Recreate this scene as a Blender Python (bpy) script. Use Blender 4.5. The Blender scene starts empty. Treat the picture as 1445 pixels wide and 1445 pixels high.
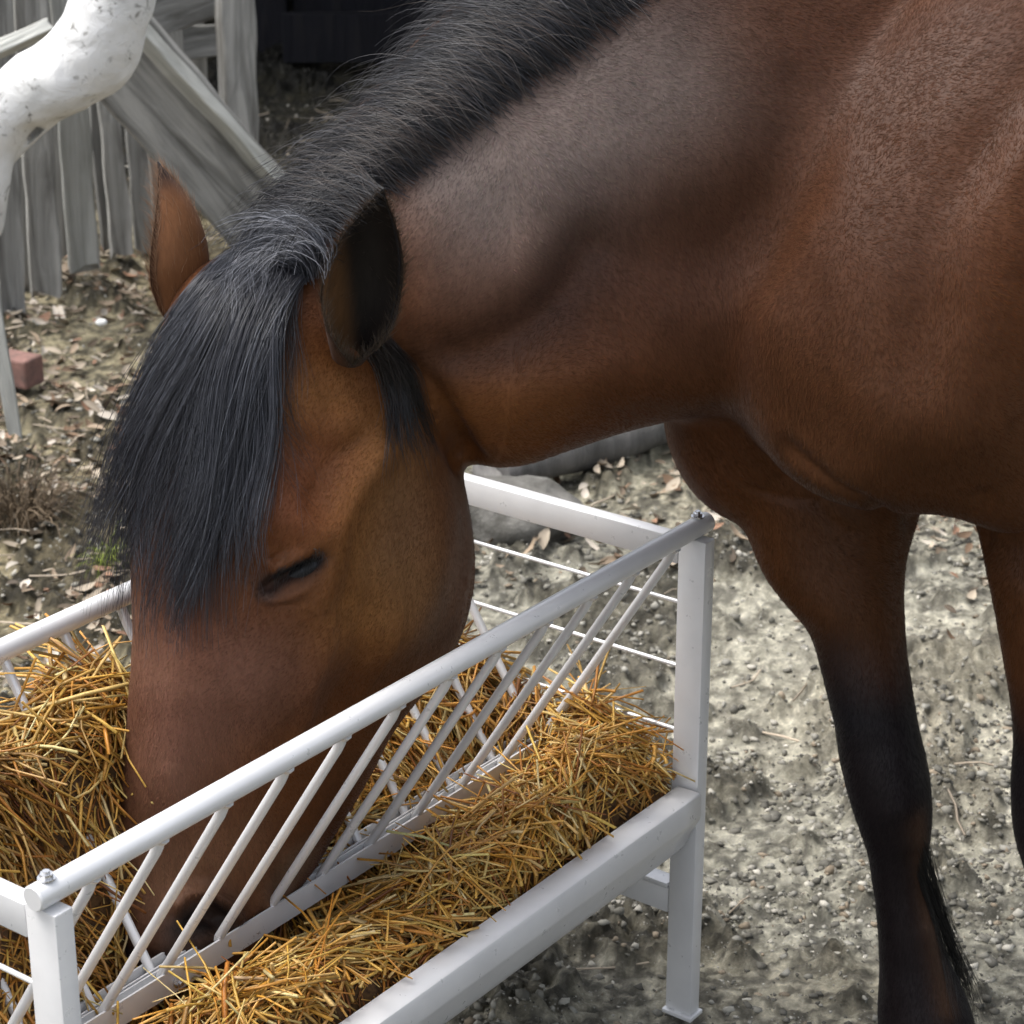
import bpy, bmesh, math, random
import numpy as np
from mathutils import Vector, Matrix
from mathutils.bvhtree import BVHTree

C = bpy.context.scene.collection
rng = np.random.default_rng(7)
random.seed(7)

# ------------------------------------------------------------------ camera
PITCH = math.radians(22.0)
CAM = np.array([0.0, 0.0, 1.8])
FPX = 3367.0
cam_d = bpy.data.cameras.new("camera")
cam_d.sensor_width = 36.0
cam_d.lens = FPX / 1445.0 * 36.0
cam_d.clip_start = 0.05
cam_d.clip_end = 400.0
cam_d.dof.use_dof = True
cam_d.dof.focus_distance = 2.6
cam_d.dof.aperture_fstop = 14.0
cam = bpy.data.objects.new("camera", cam_d)
cam.location = CAM
cam.rotation_euler = (math.radians(90) - PITCH, 0, 0)
C.objects.link(cam)
bpy.context.scene.camera = cam

# ------------------------------------------------------------------ world, sun, exposure
SUN_EL, SUN_AZ = math.radians(64), math.radians(-85)   # azimuth measured from +Y towards +X
w = bpy.data.worlds.new("World")
bpy.context.scene.world = w
w.use_nodes = True
nt = w.node_tree
sky = nt.nodes.new('ShaderNodeTexSky')
sky.sky_type = 'NISHITA'
sky.sun_disc = False
sky.sun_elevation = SUN_EL
sky.sun_rotation = SUN_AZ
sky.air_density = 1.0
sky.dust_density = 4.0
sky.ozone_density = 1.0
hs = nt.nodes.new('ShaderNodeHueSaturation')
hs.inputs['Saturation'].default_value = 0.35
nt.links.new(sky.outputs[0], hs.inputs['Color'])
nt.links.new(hs.outputs[0], nt.nodes['Background'].inputs['Color'])
nt.nodes['Background'].inputs['Strength'].default_value = 0.15
sd = bpy.data.lights.new("sun", 'SUN')
sd.energy = 1.25
sd.angle = math.radians(30)
sd.color = (1.0, 0.965, 0.92)
sun = bpy.data.objects.new("sun", sd)
sun.rotation_euler = (math.radians(90) - SUN_EL, 0, math.pi - SUN_AZ)
C.objects.link(sun)
vs = bpy.context.scene.view_settings
vs.view_transform = 'Standard'
vs.look = 'None'
vs.gamma = 1.0
vs.exposure = 1.2

# ------------------------------------------------------------------ helpers
cp, sp = math.cos(PITCH), math.sin(PITCH)

def P(px, py, D):
    """a point of the place: photo column / row and its distance D ahead of the camera"""
    v = (py - 722.5) / FPX
    Z = D / (cp - v * sp)
    a = (px - 722.5) / FPX
    return np.array([Z * a, D, CAM[2] - Z * (sp + v * cp)])

def PH(px, py, h):
    """the point of the photo column / row at height h above the ground"""
    v = (py - 722.5) / FPX
    Z = (CAM[2] - h) / (sp + v * cp)
    return np.array([Z * (px - 722.5) / FPX, Z * (cp - v * sp), h])

def proj(V):
    R = V - CAM
    Z = R[:, 1] * cp - R[:, 2] * sp
    up = R[:, 1] * sp + R[:, 2] * cp
    return 722.5 + FPX * R[:, 0] / Z, 722.5 - FPX * up / Z, Z

def nrm(a):
    a = np.asarray(a, float)
    return a / (np.linalg.norm(a, axis=-1, keepdims=True) + 1e-12)

def hash3(i, j, k, seed):
    h = (i * 374761393 + j * 668265263 + k * 2147483647 + seed * 1274126177) & 0xFFFFFFFF
    h = ((h ^ (h >> 13)) * 1274126177) & 0xFFFFFFFF
    h = h ^ (h >> 16)
    return (h & 0xFFFF) / 65535.0

def vnoise(p, seed=0):
    """smooth value noise, -1..1, p is Nx2 or Nx3"""
    p = np.asarray(p, float)
    if p.shape[1] == 2:
        p = np.column_stack([p, np.zeros(len(p))])
    i = np.floor(p).astype(np.int64)
    f = p - i
    f = f * f * (3 - 2 * f)
    r = 0
    for dx in (0, 1):
        for dy in (0, 1):
            for dz in (0, 1):
                wgt = (f[:, 0] if dx else 1 - f[:, 0]) * (f[:, 1] if dy else 1 - f[:, 1]) * (f[:, 2] if dz else 1 - f[:, 2])
                r = r + wgt * hash3(i[:, 0] + dx, i[:, 1] + dy, i[:, 2] + dz, seed)
    return r * 2 - 1

def worley(p, seed=0):
    """distance to the nearest scattered point, 2D"""
    i = np.floor(p).astype(np.int64)
    best = np.full(len(p), 9.0)
    for dx in (-1, 0, 1):
        for dy in (-1, 0, 1):
            ci, cj = i[:, 0] + dx, i[:, 1] + dy
            qx = ci + hash3(ci, cj, ci * 0, seed)
            qy = cj + hash3(ci, cj, ci * 0 + 5, seed)
            best = np.minimum(best, (p[:, 0] - qx) ** 2 + (p[:, 1] - qy) ** 2)
    return np.sqrt(best)

def sstep(x, a, b):
    t = np.clip((x - a) / (b - a), 0, 1)
    return t * t * (3 - 2 * t)

def mesh_from(name, V, F, mats=(), parent=None, smooth=True, col=None, matidx=None, link=True):
    """V Nx3, F list of tuples or int array MxK -> one linked mesh object"""
    me = bpy.data.meshes.new(name)
    V = np.asarray(V, np.float32)
    if isinstance(F, np.ndarray):
        M, K = F.shape
        me.vertices.add(len(V)); me.vertices.foreach_set('co', V.ravel())
        me.loops.add(M * K); me.loops.foreach_set('vertex_index', F.astype(np.int32).ravel())
        me.polygons.add(M)
        me.polygons.foreach_set('loop_start', np.arange(0, M * K, K, dtype=np.int32))
        me.polygons.foreach_set('loop_total', np.full(M, K, np.int32))
        me.update(calc_edges=True)
    else:
        me.from_pydata([tuple(map(float, v)) for v in V], [], F)
    if smooth:
        me.polygons.foreach_set('use_smooth', np.ones(len(me.polygons), bool))
    for m in mats:
        me.materials.append(m)
    if matidx is not None:
        me.polygons.foreach_set('material_index', np.asarray(matidx, np.int32))
    if col is not None:
        at = me.color_attributes.new('tone', 'FLOAT_COLOR', 'POINT')
        c = np.ones((len(V), 4), np.float32); c[:, :3] = col
        at.data.foreach_set('color', c.ravel())
    me.update()
    o = bpy.data.objects.new(name, me)
    if link:
        C.objects.link(o)
    if parent is not None:
        o.parent = parent
    return o

def tag(o, label=None, cat=None, group=None, kind=None):
    if label: o['label'] = label
    if cat: o['category'] = cat
    if group: o['group'] = group
    if kind: o['kind'] = kind
    return o

def empty(name, loc=(0, 0, 0)):
    o = bpy.data.objects.new(name, None)
    o.location = loc
    o.empty_display_size = 0.1
    C.objects.link(o)
    return o

def child(o, parent):
    """parent a mesh given in world coordinates under an unrotated thing"""
    o.parent = parent
    o.data.transform(Matrix.Translation(-Vector(parent.location)))
    return o

class MB:
    """collects shapes of ONE part"""
    def __init__(s): s.bm = bmesh.new()
    def box(s, c, ax, ay, az, hx, hy, hz, bevel=0.0):
        c, ax, ay, az = [np.asarray(t, float) for t in (c, ax, ay, az)]
        b2 = bmesh.new()
        vs_ = [b2.verts.new(c + sx * hx * ax + sy * hy * ay + sz * hz * az) for sx in (-1, 1) for sy in (-1, 1) for sz in (-1, 1)]
        for f in ((0, 1, 3, 2), (4, 6, 7, 5), (0, 4, 5, 1), (2, 3, 7, 6), (0, 2, 6, 4), (1, 5, 7, 3)):
            b2.faces.new([vs_[i] for i in f])
        if bevel:
            bmesh.ops.bevel(b2, geom=b2.edges[:], offset=bevel, segments=2, affect='EDGES', profile=0.5)
        bmesh.ops.recalc_face_normals(b2, faces=b2.faces)
        s.merge(b2)
    def merge(s, b2):
        me = bpy.data.meshes.new('t'); b2.to_mesh(me); b2.free(); s.bm.from_mesh(me); bpy.data.meshes.remove(me)
    def tube(s, pts, r, n=12, cap=True, up=None):
        pts = np.asarray(pts, float)
        r = np.broadcast_to(np.asarray(r, float), (len(pts),))
        T = np.gradient(pts, axis=0); T = nrm(T)
        ref = np.array([0, 0, 1.0]) if abs(T[0][2]) < 0.9 else np.array([1.0, 0, 0])
        N0 = nrm(np.cross(T[0], ref)); rings = []
        for i, p in enumerate(pts):
            N0 = nrm(N0 - T[i] * np.dot(N0, T[i])); B = np.cross(T[i], N0)
            rings.append([s.bm.verts.new(p + r[i] * (math.cos(a) * N0 + math.sin(a) * B)) for a in np.linspace(0, 2 * math.pi, n, endpoint=False)])
        for a, b in zip(rings[:-1], rings[1:]):
            for k in range(n):
                s.bm.faces.new((a[k], a[(k + 1) % n], b[(k + 1) % n], b[k]))
        if cap:
            s.bm.faces.new(rings[0][::-1]); s.bm.faces.new(rings[-1])
    def sweep(s, prof, p0, ax, ay, az, L, close=True):
        """extrude the profile (y,z pairs) along ax for length L"""
        a = [s.bm.verts.new(p0 + y * ay + z * az) for y, z in prof]
        b = [s.bm.verts.new(p0 + L * ax + y * ay + z * az) for y, z in prof]
        n = len(prof)
        for k in range(n):
            s.bm.faces.new((a[k], a[(k + 1) % n], b[(k + 1) % n], b[k]))
        if close:
            s.bm.faces.new(a[::-1]); s.bm.faces.new(b)
        bmesh.ops.recalc_face_normals(s.bm, faces=s.bm.faces)
    def build(s, name, mat, parent=None, smooth=True, autosmooth=True):
        bmesh.ops.recalc_face_normals(s.bm, faces=s.bm.faces)
        me = bpy.data.meshes.new(name); s.bm.to_mesh(me); s.bm.free()
        me.materials.append(mat)
        if smooth:
            me.polygons.foreach_set('use_smooth', np.ones(len(me.polygons), bool))
            if autosmooth:
                me.set_sharp_from_angle(angle=math.radians(35))
        o = bpy.data.objects.new(name, me); C.objects.link(o)
        if parent is not None: child(o, parent) if parent.type == 'EMPTY' else setattr(o, 'parent', parent)
        return o

# ------------------------------------------------------------------ materials
def new_mat(name, base=(0.5, 0.5, 0.5), rough=0.6, metal=0.0, spec=0.5):
    m = bpy.data.materials.new(name); m.use_nodes = True
    b = m.node_tree.nodes['Principled BSDF']
    b.inputs['Base Color'].default_value = (*base, 1)
    b.inputs['Roughness'].default_value = rough
    b.inputs['Metallic'].default_value = metal
    b.inputs['Specular IOR Level'].default_value = spec
    return m, m.node_tree, b

def nd(nt, t, **kw):
    n = nt.nodes.new(t)
    for k, v in kw.items():
        if k.startswith('i_'):
            key = k[2:].replace('_', ' ')
            n.inputs[key if key in n.inputs else int(key)].default_value = v
        else: setattr(n, k, v)
    return n

def ramp(nt, fac, stops):
    r = nt.nodes.new('ShaderNodeValToRGB')
    e = r.color_ramp.elements
    while len(e) < len(stops): e.new(0.5)
    for el, (p, c) in zip(e, stops):
        el.position = p; el.color = (*c, 1)
    nt.links.new(fac, r.inputs[0])
    return r.outputs[0]

def mix(nt, fac, a, b, blend='MIX'):
    m = nt.nodes.new('ShaderNodeMix'); m.data_type = 'RGBA'; m.blend_type = blend
    if isinstance(fac, (int, float)): m.inputs[0].default_value = fac
    else: nt.links.new(fac, m.inputs[0])
    for s_, v in ((m.inputs[6], a), (m.inputs[7], b)):
        if isinstance(v, tuple): s_.default_value = (*v, 1)
        else: nt.links.new(v, s_)
    return m.outputs[2]

def noise(nt, scale, detail=4, rough=0.6, vec=None, dist=0.0):
    n = nt.nodes.new('ShaderNodeTexNoise')
    n.inputs['Scale'].default_value = scale; n.inputs['Detail'].default_value = detail
    n.inputs['Roughness'].default_value = rough; n.inputs['Distortion'].default_value = dist
    if vec is not None: nt.links.new(vec, n.inputs['Vector'])
    return n.outputs[0]

def objvec(nt, scale=(1, 1, 1), rot=(0, 0, 0)):
    t = nt.nodes.new('ShaderNodeTexCoord'); m = nt.nodes.new('ShaderNodeMapping')
    m.inputs['Scale'].default_value = scale; m.inputs['Rotation'].default_value = rot
    nt.links.new(t.outputs['Object'], m.inputs[0])
    return m.outputs[0]

def bump(nt, bsdf, h, strength=0.3, dist=0.01):
    b = nt.nodes.new('ShaderNodeBump'); b.inputs['Strength'].default_value = strength
    b.inputs['Distance'].default_value = dist
    nt.links.new(h, b.inputs['Height']); nt.links.new(b.outputs[0], bsdf.inputs['Normal'])

def attr(nt, name):
    a = nt.nodes.new('ShaderNodeAttribute'); a.attribute_name = name
    return a.outputs['Color']

# galvanised / silver painted metal
M_metal, nt, b = new_mat('silver_metal', (0.66, 0.665, 0.68), 0.30, 0.22)
v_ = objvec(nt)
nt.links.new(ramp(nt, noise(nt, 9, 5, 0.6, v_), [(0.3, (0.63, 0.63, 0.635)), (0.7, (0.73, 0.73, 0.735))]), b.inputs['Base Color'])
nt.links.new(ramp(nt, noise(nt, 60, 4, 0.6, v_), [(0.3, (0.26,) * 3), (0.75, (0.46,) * 3)]), b.inputs['Roughness'])
M_bolt, _, _ = new_mat('bolt_metal', (0.62, 0.62, 0.63), 0.25, 0.9)

# wood
def wood_mat(name, c1, c2, c3, gscale=(26, 26, 2.2), rough=0.85):
    m, nt, b = new_mat(name, c2, rough, 0, 0.25)
    v = objvec(nt, gscale)
    g = noise(nt, 1.0, 8, 0.65, v, 0.6)
    col = ramp(nt, g, [(0.36, c1), (0.5, c2), (0.62, c3)])
    big = noise(nt, 2.5, 3, 0.6, objvec(nt))
    col = mix(nt, 0.35, col, ramp(nt, big, [(0.3, c1), (0.7, c3)]))
    oi = nt.nodes.new('ShaderNodeObjectInfo')
    hv = nt.nodes.new('ShaderNodeHueSaturation')
    mr = nd(nt, 'ShaderNodeMapRange'); mr.inputs[3].default_value = 0.65; mr.inputs[4].default_value = 1.35
    nt.links.new(oi.outputs['Random'], mr.inputs[0]); nt.links.new(mr.outputs[0], hv.inputs['Value'])
    nt.links.new(col, hv.inputs['Color']); nt.links.new(hv.outputs[0], b.inputs['Base Color'])
    bump(nt, b, g, 1.0, 0.012)
    return m
M_wood = wood_mat('weathered_board', (0.075, 0.071, 0.062), (0.26, 0.257, 0.24), (0.44, 0.43, 0.40))
M_wood_pale = wood_mat('pale_weathered_board', (0.26, 0.26, 0.23), (0.42, 0.42, 0.39), (0.56, 0.56, 0.52))
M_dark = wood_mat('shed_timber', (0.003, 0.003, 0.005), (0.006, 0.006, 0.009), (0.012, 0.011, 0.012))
# ------------------------------------------------------------------ ground: one sheet to the horizon
def geo(a, b, n):
    return np.geomspace(a, b, n)
ys = np.concatenate([np.linspace(-60, 0, 6)[:-1], np.linspace(0, 1.7, 12)[:-1], geo(1.7, 12.5, 760)[:-1], geo(12.5, 150, 25)])
xs_f = np.linspace(-1.9, 1.9, 640)
xo = geo(1.95, 90, 30)
xs = np.concatenate([-xo[::-1], xs_f, xo])
GX, GY = np.meshgrid(xs, ys)
gp = np.column_stack([GX.ravel(), GY.ravel()])

def clods(p):
    m = vnoise(p * 4.5, 11) + 0.6 * vnoise(p * 11, 12) + 0.35 * vnoise(p * 25, 13)
    return sstep(m, -0.15, 0.30)
def ground_h(p):
    x, y = p[:, 0], p[:, 1]
    near = sstep(y, -2, 1.4) * (1 - sstep(y, 12, 20))
    h = 0.022 * vnoise(p * 2.3, 1) + 0.010 * vnoise(p * 7, 2)
    wp = p + 0.012 * np.column_stack([vnoise(p * 18, 43), vnoise(p * 18, 44)])
    c1 = 1 - np.clip(worley(wp * 17, 4) * 1.25, 0, 1) ** 2; c2 = 1 - np.clip(worley(wp * 38, 5) * 1.2, 0, 1) ** 2; c3 = 1 - np.clip(worley(wp * 85, 15) * 1.2, 0, 1) ** 2
    m = clods(p)
    h2 = (0.012 * c1 + 0.013 * c2) * (0.15 + 0.85 * m) + (0.004 + 0.008 * m) * c3 + 0.0085 * vnoise(p * 60, 7) * (0.3 + m) + 0.003 * vnoise(p * 130, 8)
    return (h + h2 + 0.008 * m) * near - 0.03 * near

gz = ground_h(gp)
nx, ny = len(xs), len(ys)
idx = np.arange(nx * ny).reshape(ny, nx)
F = np.stack([idx[:-1, :-1], idx[:-1, 1:], idx[1:, 1:], idx[1:, :-1]], -1).reshape(-1, 4)
M_ground, nt, b = new_mat('trampled_mud', (0.2, 0.19, 0.16), 0.8, 0, 0.35)
v = objvec(nt)
fine = noise(nt, 55, 9, 0.8, v, 0.3)
mid = noise(nt, 9, 6, 0.65, v, 0.6)
big = noise(nt, 1.3, 4, 0.6, v)
c = ramp(nt, fine, [(0.34, (0.03, 0.028, 0.022)), (0.46, (0.13, 0.125, 0.10)), (0.54, (0.25, 0.24, 0.205)), (0.66, (0.52, 0.50, 0.43))])
c = mix(nt, mixf := 0.5, c, ramp(nt, mid, [(0.35, (0.10, 0.095, 0.08)), (0.5, (0.21, 0.205, 0.175)), (0.66, (0.36, 0.35, 0.31))]))
tone = attr(nt, 'tone')
c = mix(nt, 1.0, c, tone, 'MULTIPLY')
grit = nt.nodes.new('ShaderNodeTexVoronoi'); grit.inputs['Scale'].default_value = 150; nt.links.new(v, grit.inputs['Vector'])
gm = ramp(nt, grit.outputs['Distance'], [(0.10, (1, 1, 1)), (0.26, (0, 0, 0))])
gk = ramp(nt, noise(nt, 30, 3, 0.6, v), [(0.52, (0, 0, 0)), (0.6, (1, 1, 1))])
gg = mix(nt, 1.0, gm, gk, 'MULTIPLY')
c = mix(nt, gg, c, (0.6, 0.58, 0.52))
nt.links.new(c, b.inputs['Base Color'])
nt.links.new(ramp(nt, mid, [(0.4, (0.85,) * 3), (0.62, (0.45,) * 3)]), b.inputs['Roughness'])
bump(nt, b, fine, 1.0, 0.02)
# soil tones: bare pale dry silt, shed shade painted into the ground colour, greenish litter soil on the left
x, y = gp[:, 0], gp[:, 1]
cm = clods(gp)[:, None]
hv2 = sstep(0.4 * vnoise(gp * 30, 16) + 0.5 * vnoise(gp * 55, 17) + 0.6 * vnoise(gp * 110, 18), -0.45, 0.5)[:, None]
col = np.array([1.80, 1.77, 1.66]) * (1 - cm) + np.array([0.66, 0.63, 0.55]) * cm
col = col * (0.40 + 1.05 * hv2)
pale = np.exp(-(((x - 0.72) / 0.42) ** 2 + ((y - 3.62) / 0.40) ** 2)) * (0.7 + 0.5 * vnoise(gp * 6, 21))
col += np.clip(pale, 0, 1)[:, None] * np.array([1.5, 1.42, 1.30])
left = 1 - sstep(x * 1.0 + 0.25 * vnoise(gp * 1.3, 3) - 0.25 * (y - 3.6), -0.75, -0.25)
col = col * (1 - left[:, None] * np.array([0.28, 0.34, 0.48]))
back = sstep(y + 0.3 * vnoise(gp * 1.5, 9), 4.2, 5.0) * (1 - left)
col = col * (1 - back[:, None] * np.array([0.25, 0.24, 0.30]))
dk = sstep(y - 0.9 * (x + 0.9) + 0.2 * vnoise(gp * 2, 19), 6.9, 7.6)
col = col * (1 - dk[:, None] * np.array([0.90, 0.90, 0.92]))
rust = np.clip(vnoise(gp * 2.2, 31) - 0.25, 0, 1)[:, None]
col = col * (1 + rust * np.array([0.12, 0.05, -0.05]))
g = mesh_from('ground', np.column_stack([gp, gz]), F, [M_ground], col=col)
g['kind'] = 'structure'

def gh(x, y):
    return float(ground_h(np.array([[x, y]]))[0])

# ------------------------------------------------------------------ boards
def board(parent, name, p0, p1, width, thick, face, mat, taper=0.0, seed=0, wav=0.004):
    """a sawn board from p0 to p1; face = direction the wide face looks to"""
    p0, p1, face = [np.asarray(t, float) for t in (p0, p1, face)]
    ax = nrm(p1 - p0); L = np.linalg.norm(p1 - p0)
    fz = nrm(face - ax * np.dot(face, ax)); wy = np.cross(fz, ax)
    n = max(4, int(L / 0.05)); r = np.random.default_rng(seed)
    prof = [(-.5, -.5), (-.46, .44), (-.40, .5), (0.0, .5), (.40, .5), (.46, .44), (.5, -.5), (0, -.5)]
    rings = []
    e0 = r.normal(0, wav, n + 1); e1 = r.normal(0, wav, n + 1)
    e0 = np.convolve(e0, [.25, .5, .25], 'same'); e1 = np.convolve(e1, [.25, .5, .25], 'same')
    for i in range(n + 1):
        t = i / n; wd = width * (1 - taper * t)
        c = p0 + ax * L * t + fz * 0.004 * math.sin(3 * t + seed)
        rings.append(np.array([c + wy * (a * wd + (e0[i] if a < 0 else e1[i])) + fz * (q * thick + r.normal(0, 0.0008)) + (ax * r.normal(0, 0.01) if i in (0, n) else 0) for a, q in prof]))
    V = np.concatenate(rings); k = len(prof); F = []
    for i in range(n):
        for j in range(k):
            F.append((i * k + j, i * k + (j + 1) % k, (i + 1) * k + (j + 1) % k, (i + 1) * k + j))
    F.append(tuple(range(k))[::-1]); F.append(tuple(n * k + j for j in range(k)))
    # local frame with the grain along z so the grain texture follows the board
    Rm = np.stack([wy, fz, ax], 1)
    o = mesh_from(name, (V - p0) @ Rm, F, [mat], smooth=False)
    bm = bmesh.new(); bm.from_mesh(o.data); bmesh.ops.recalc_face_normals(bm, faces=bm.faces); bm.to_mesh(o.data); bm.free()
    M4 = Matrix([[*Rm[0], p0[0]], [*Rm[1], p0[1]], [*Rm[2], p0[2]], [0, 0, 0, 1]])
    if parent is not None:
        o.parent = parent
        o.matrix_local = Matrix.Translation(-Vector(parent.location)) @ M4
    else:
        o.matrix_world = M4
    return o

fence = empty('board_fence', (-1.2, 6.0, 0))
tag(fence, 'old grey fence of crooked vertical boards with a wide slanting brace, behind the white limb', 'fence')
face = nrm(np.array([0.35, -1.0, 0.12]))
# (bottom px, bottom py, D, top px, top py, width px, material)
bl = [(-22, 452, 5.75, -46, -40, 46, 0), (18, 437, 5.80, -8, -40, 40, 0), (66, 414, 5.92, 38, -40, 46, 0), (39, 424, 6.02, 12, -40, 26, 0), (92, 400, 6.30, 62, -40, 30, 0),
      (118, 375, 6.02, 86, -40, 46, 1), (174, 359, 6.25, 128, -40, 34, 0), (152, 352, 6.45, 112, -40, 24, 0), (203, 350, 6.40, 168, -40, 28, 0), (228, 345, 6.55, 200, -40, 22, 0), (258, 330, 6.7, 236, -40, 26, 0)]
for k, (bx, by, D, tx, ty, wp, mi) in enumerate(bl):
    p0 = P(bx, by, D); p1 = P(tx, ty - 60, D + 0.02)
    board(fence, 'board', p0, p1, wp * 1.0 * D / FPX, 0.024, face + np.array([0.12 * math.sin(k * 2.1), 0, 0]), [M_wood, M_wood_pale][mi], seed=k)
# the far lower boards seen between, the wide slanting brace with its pale top edge, the rails and posts
Df = 5.78
brace = board(fence, 'brace', P(152, 52, Df), P(452, 400, Df + 0.15), 0.235, 0.05, face + np.array([-0.12, 0, -0.05]), M_wood, seed=31, wav=0.006)
board(fence, 'brace_edge', P(168, 12, Df - 0.05), P(398, 262, Df + 0.08), 0.034, 0.07, nrm(np.array([0.3, -0.8, 0.5])), M_wood_pale, seed=33, wav=0.003)
board(fence, 'rail', P(120, 50, 6.1), P(345, -20, 6.5), 0.125, 0.035, face, M_wood, seed=34)
board(fence, 'rail', P(-60, 92, 5.5), P(70, 38, 5.62), 0.035, 0.04, face + np.array([0, 0, 0.5]), M_wood_pale, seed=36)
board(fence, 'post', P(342, 330, 6.3) , P(331, -60, 6.3), 0.098, 0.07, face, M_wood, seed=35)
board(fence, 'post', P(274, 132, 7.4), P(268, 20, 7.4), 0.085, 0.05, face, M_wood, seed=37)
board(fence, 'stake', P(22, 610, 4.55), P(-12, 400, 4.62), 0.030, 0.024, (0.2, -1, 0.1), M_wood_pale, seed=38)
# piece of ground-level weatherboard behind the gaps
for k in range(5):
    board(fence, 'backing_board', P(-60 + k * 20, 300 - 66 * k, 6.9), P(330, 250 - 66 * k, 7.3), 0.10, 0.02, face, M_wood, seed=50 + k) if k in (3, 4) else None

# ------------------------------------------------------------------ dark shed behind
shed = empty('shed', (0.6, 10.0, 0))
tag(shed, 'dark open-fronted timber shed in deep shade behind the horse', 'shed')
def slab(name, c, h, mat, parent, rot=0.0, label=None):
    mb = MB(); ax = np.array([math.cos(rot), math.sin(rot), 0]); ay = np.array([-math.sin(rot), math.cos(rot), 0])
    mb.box(np.array(c, float), ax, ay, np.array([0, 0, 1.0]), *h, bevel=0.004)
    return mb.build(name, mat, parent, smooth=False)
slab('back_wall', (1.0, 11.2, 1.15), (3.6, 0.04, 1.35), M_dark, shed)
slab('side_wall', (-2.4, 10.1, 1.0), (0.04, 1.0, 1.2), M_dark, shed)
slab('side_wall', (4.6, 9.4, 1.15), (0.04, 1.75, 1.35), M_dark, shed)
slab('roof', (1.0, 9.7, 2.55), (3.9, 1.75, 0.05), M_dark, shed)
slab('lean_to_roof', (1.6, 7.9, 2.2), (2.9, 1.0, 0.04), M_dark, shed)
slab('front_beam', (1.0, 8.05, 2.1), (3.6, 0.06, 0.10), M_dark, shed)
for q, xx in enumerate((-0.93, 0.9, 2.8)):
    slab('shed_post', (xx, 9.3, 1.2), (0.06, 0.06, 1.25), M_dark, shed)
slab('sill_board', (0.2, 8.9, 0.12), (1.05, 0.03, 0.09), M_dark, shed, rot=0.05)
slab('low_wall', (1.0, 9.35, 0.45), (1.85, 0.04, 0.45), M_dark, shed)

# ------------------------------------------------------------------ white limb
M_limb, nt, b = new_mat('bleached_wood', (0.72, 0.72, 0.70), 0.6, 0, 0.35)
v = objvec(nt, (1, 1, 1))
c = ramp(nt, noise(nt, 7, 6, 0.6, v, 0.5), [(0.28, (0.36, 0.355, 0.34)), (0.40, (0.62, 0.62, 0.60)), (0.55, (0.74, 0.74, 0.73)), (0.75, (0.82, 0.82, 0.81))])
sp_ = ramp(nt, noise(nt, 22, 4, 0.7, v, 1.5), [(0.30, (0.22, 0.21, 0.19)), (0.42, (1, 1, 1))])
c = mix(nt, 1.0, c, sp_, 'MULTIPLY'); nt.links.new(c, b.inputs['Base Color'])
bump(nt, b, noise(nt, 14, 7, 0.6, v, 0.8), 0.45, 0.02)

def cat_interp(A, n):
    """Catmull-Rom through the rows of A, n steps per span"""
    A = np.asarray(A, float); out = []
    Q = np.concatenate([[2 * A[0] - A[1]], A, [2 * A[-1] - A[-2]]])
    for i in range(1, len(Q) - 2):
        p0, p1, p2, p3 = Q[i - 1], Q[i], Q[i + 1], Q[i + 2]
        for t in np.linspace(0, 1, n, endpoint=False):
            out.append(0.5 * (2 * p1 + (p2 - p0) * t + (2 * p0 - 5 * p1 + 4 * p2 - p3) * t * t + (3 * p1 - p0 - 3 * p2 + p3) * t ** 3))
    out.append(A[-1])
    return np.array(out)

def loft(rings, n=5):
    """rings: list of Mx3 arrays -> closed surface V, F(quads as tuples)"""
    R = cat_interp(np.array([r.ravel() for r in rings]), n)
    m = len(rings[0]); R = R.reshape(len(R), m, 3)
    V = np.concatenate([R.reshape(-1, 3), [R[0].mean(0)], [R[-1].mean(0)]])
    F = []
    for i in range(len(R) - 1):
        for j in range(m):
            F.append((i * m + j, i * m + (j + 1) % m, (i + 1) * m + (j + 1) % m, (i + 1) * m + j))
    a, b = len(V) - 2, len(V) - 1; e = (len(R) - 1) * m
    for j in range(m):
        F.append((a, (j + 1) % m, j)); F.append((b, e + j, e + (j + 1) % m))
    return V, F

def union_remesh(name, parts, voxel, smooth_it, mats=()):
    """join closed shapes to one continuous skin"""
    Vs, Fs, off = [], [], 0
    for V, F in parts:
        Vs.append(V); Fs += [tuple(i + off for i in f) for f in F]; off += len(V)
    me = bpy.data.meshes.new('t'); me.from_pydata([tuple(map(float, v)) for v in np.concatenate(Vs)], [], Fs)
    bm = bmesh.new(); bm.from_mesh(me)
    # make every shell outward
    bmesh.ops.recalc_face_normals(bm, faces=bm.faces); bm.to_mesh(me); bm.free()
    o = bpy.data.objects.new('t', me); C.objects.link(o)
    md = o.modifiers.new('r', 'REMESH'); md.mode = 'VOXEL'; md.voxel_size = voxel; md.use_smooth_shade = True
    dg = bpy.context.evaluated_depsgraph_get(); dg.update()
    m2 = bpy.data.meshes.new_from_object(o.evaluated_get(dg))
    C.objects.unlink(o); bpy.data.objects.remove(o); bpy.data.meshes.remove(me)
    m2.name = name
    n = len(m2.vertices); V = np.empty(n * 3); m2.vertices.foreach_get('co', V); V = V.reshape(-1, 3)
    E = np.empty(len(m2.edges) * 2, np.int32); m2.edges.foreach_get('vertices', E); E = E.reshape(-1, 2)
    V = laplace(V, E, smooth_it)
    return m2, V, E

def laplace(V, E, it, lam=0.6, wgt=None):
    n = len(V); deg = np.bincount(E.ravel(), minlength=n)[:, None]
    V = V.copy()
    for _ in range(it):
        S = np.column_stack([np.bincount(E[:, 0], V[E[:, 1], k], n) + np.bincount(E[:, 1], V[E[:, 0], k], n) for k in range(3)])
        d = (S / np.maximum(deg, 1) - V) * lam
        V += d if wgt is None else d * wgt[:, None]
    return V

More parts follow.
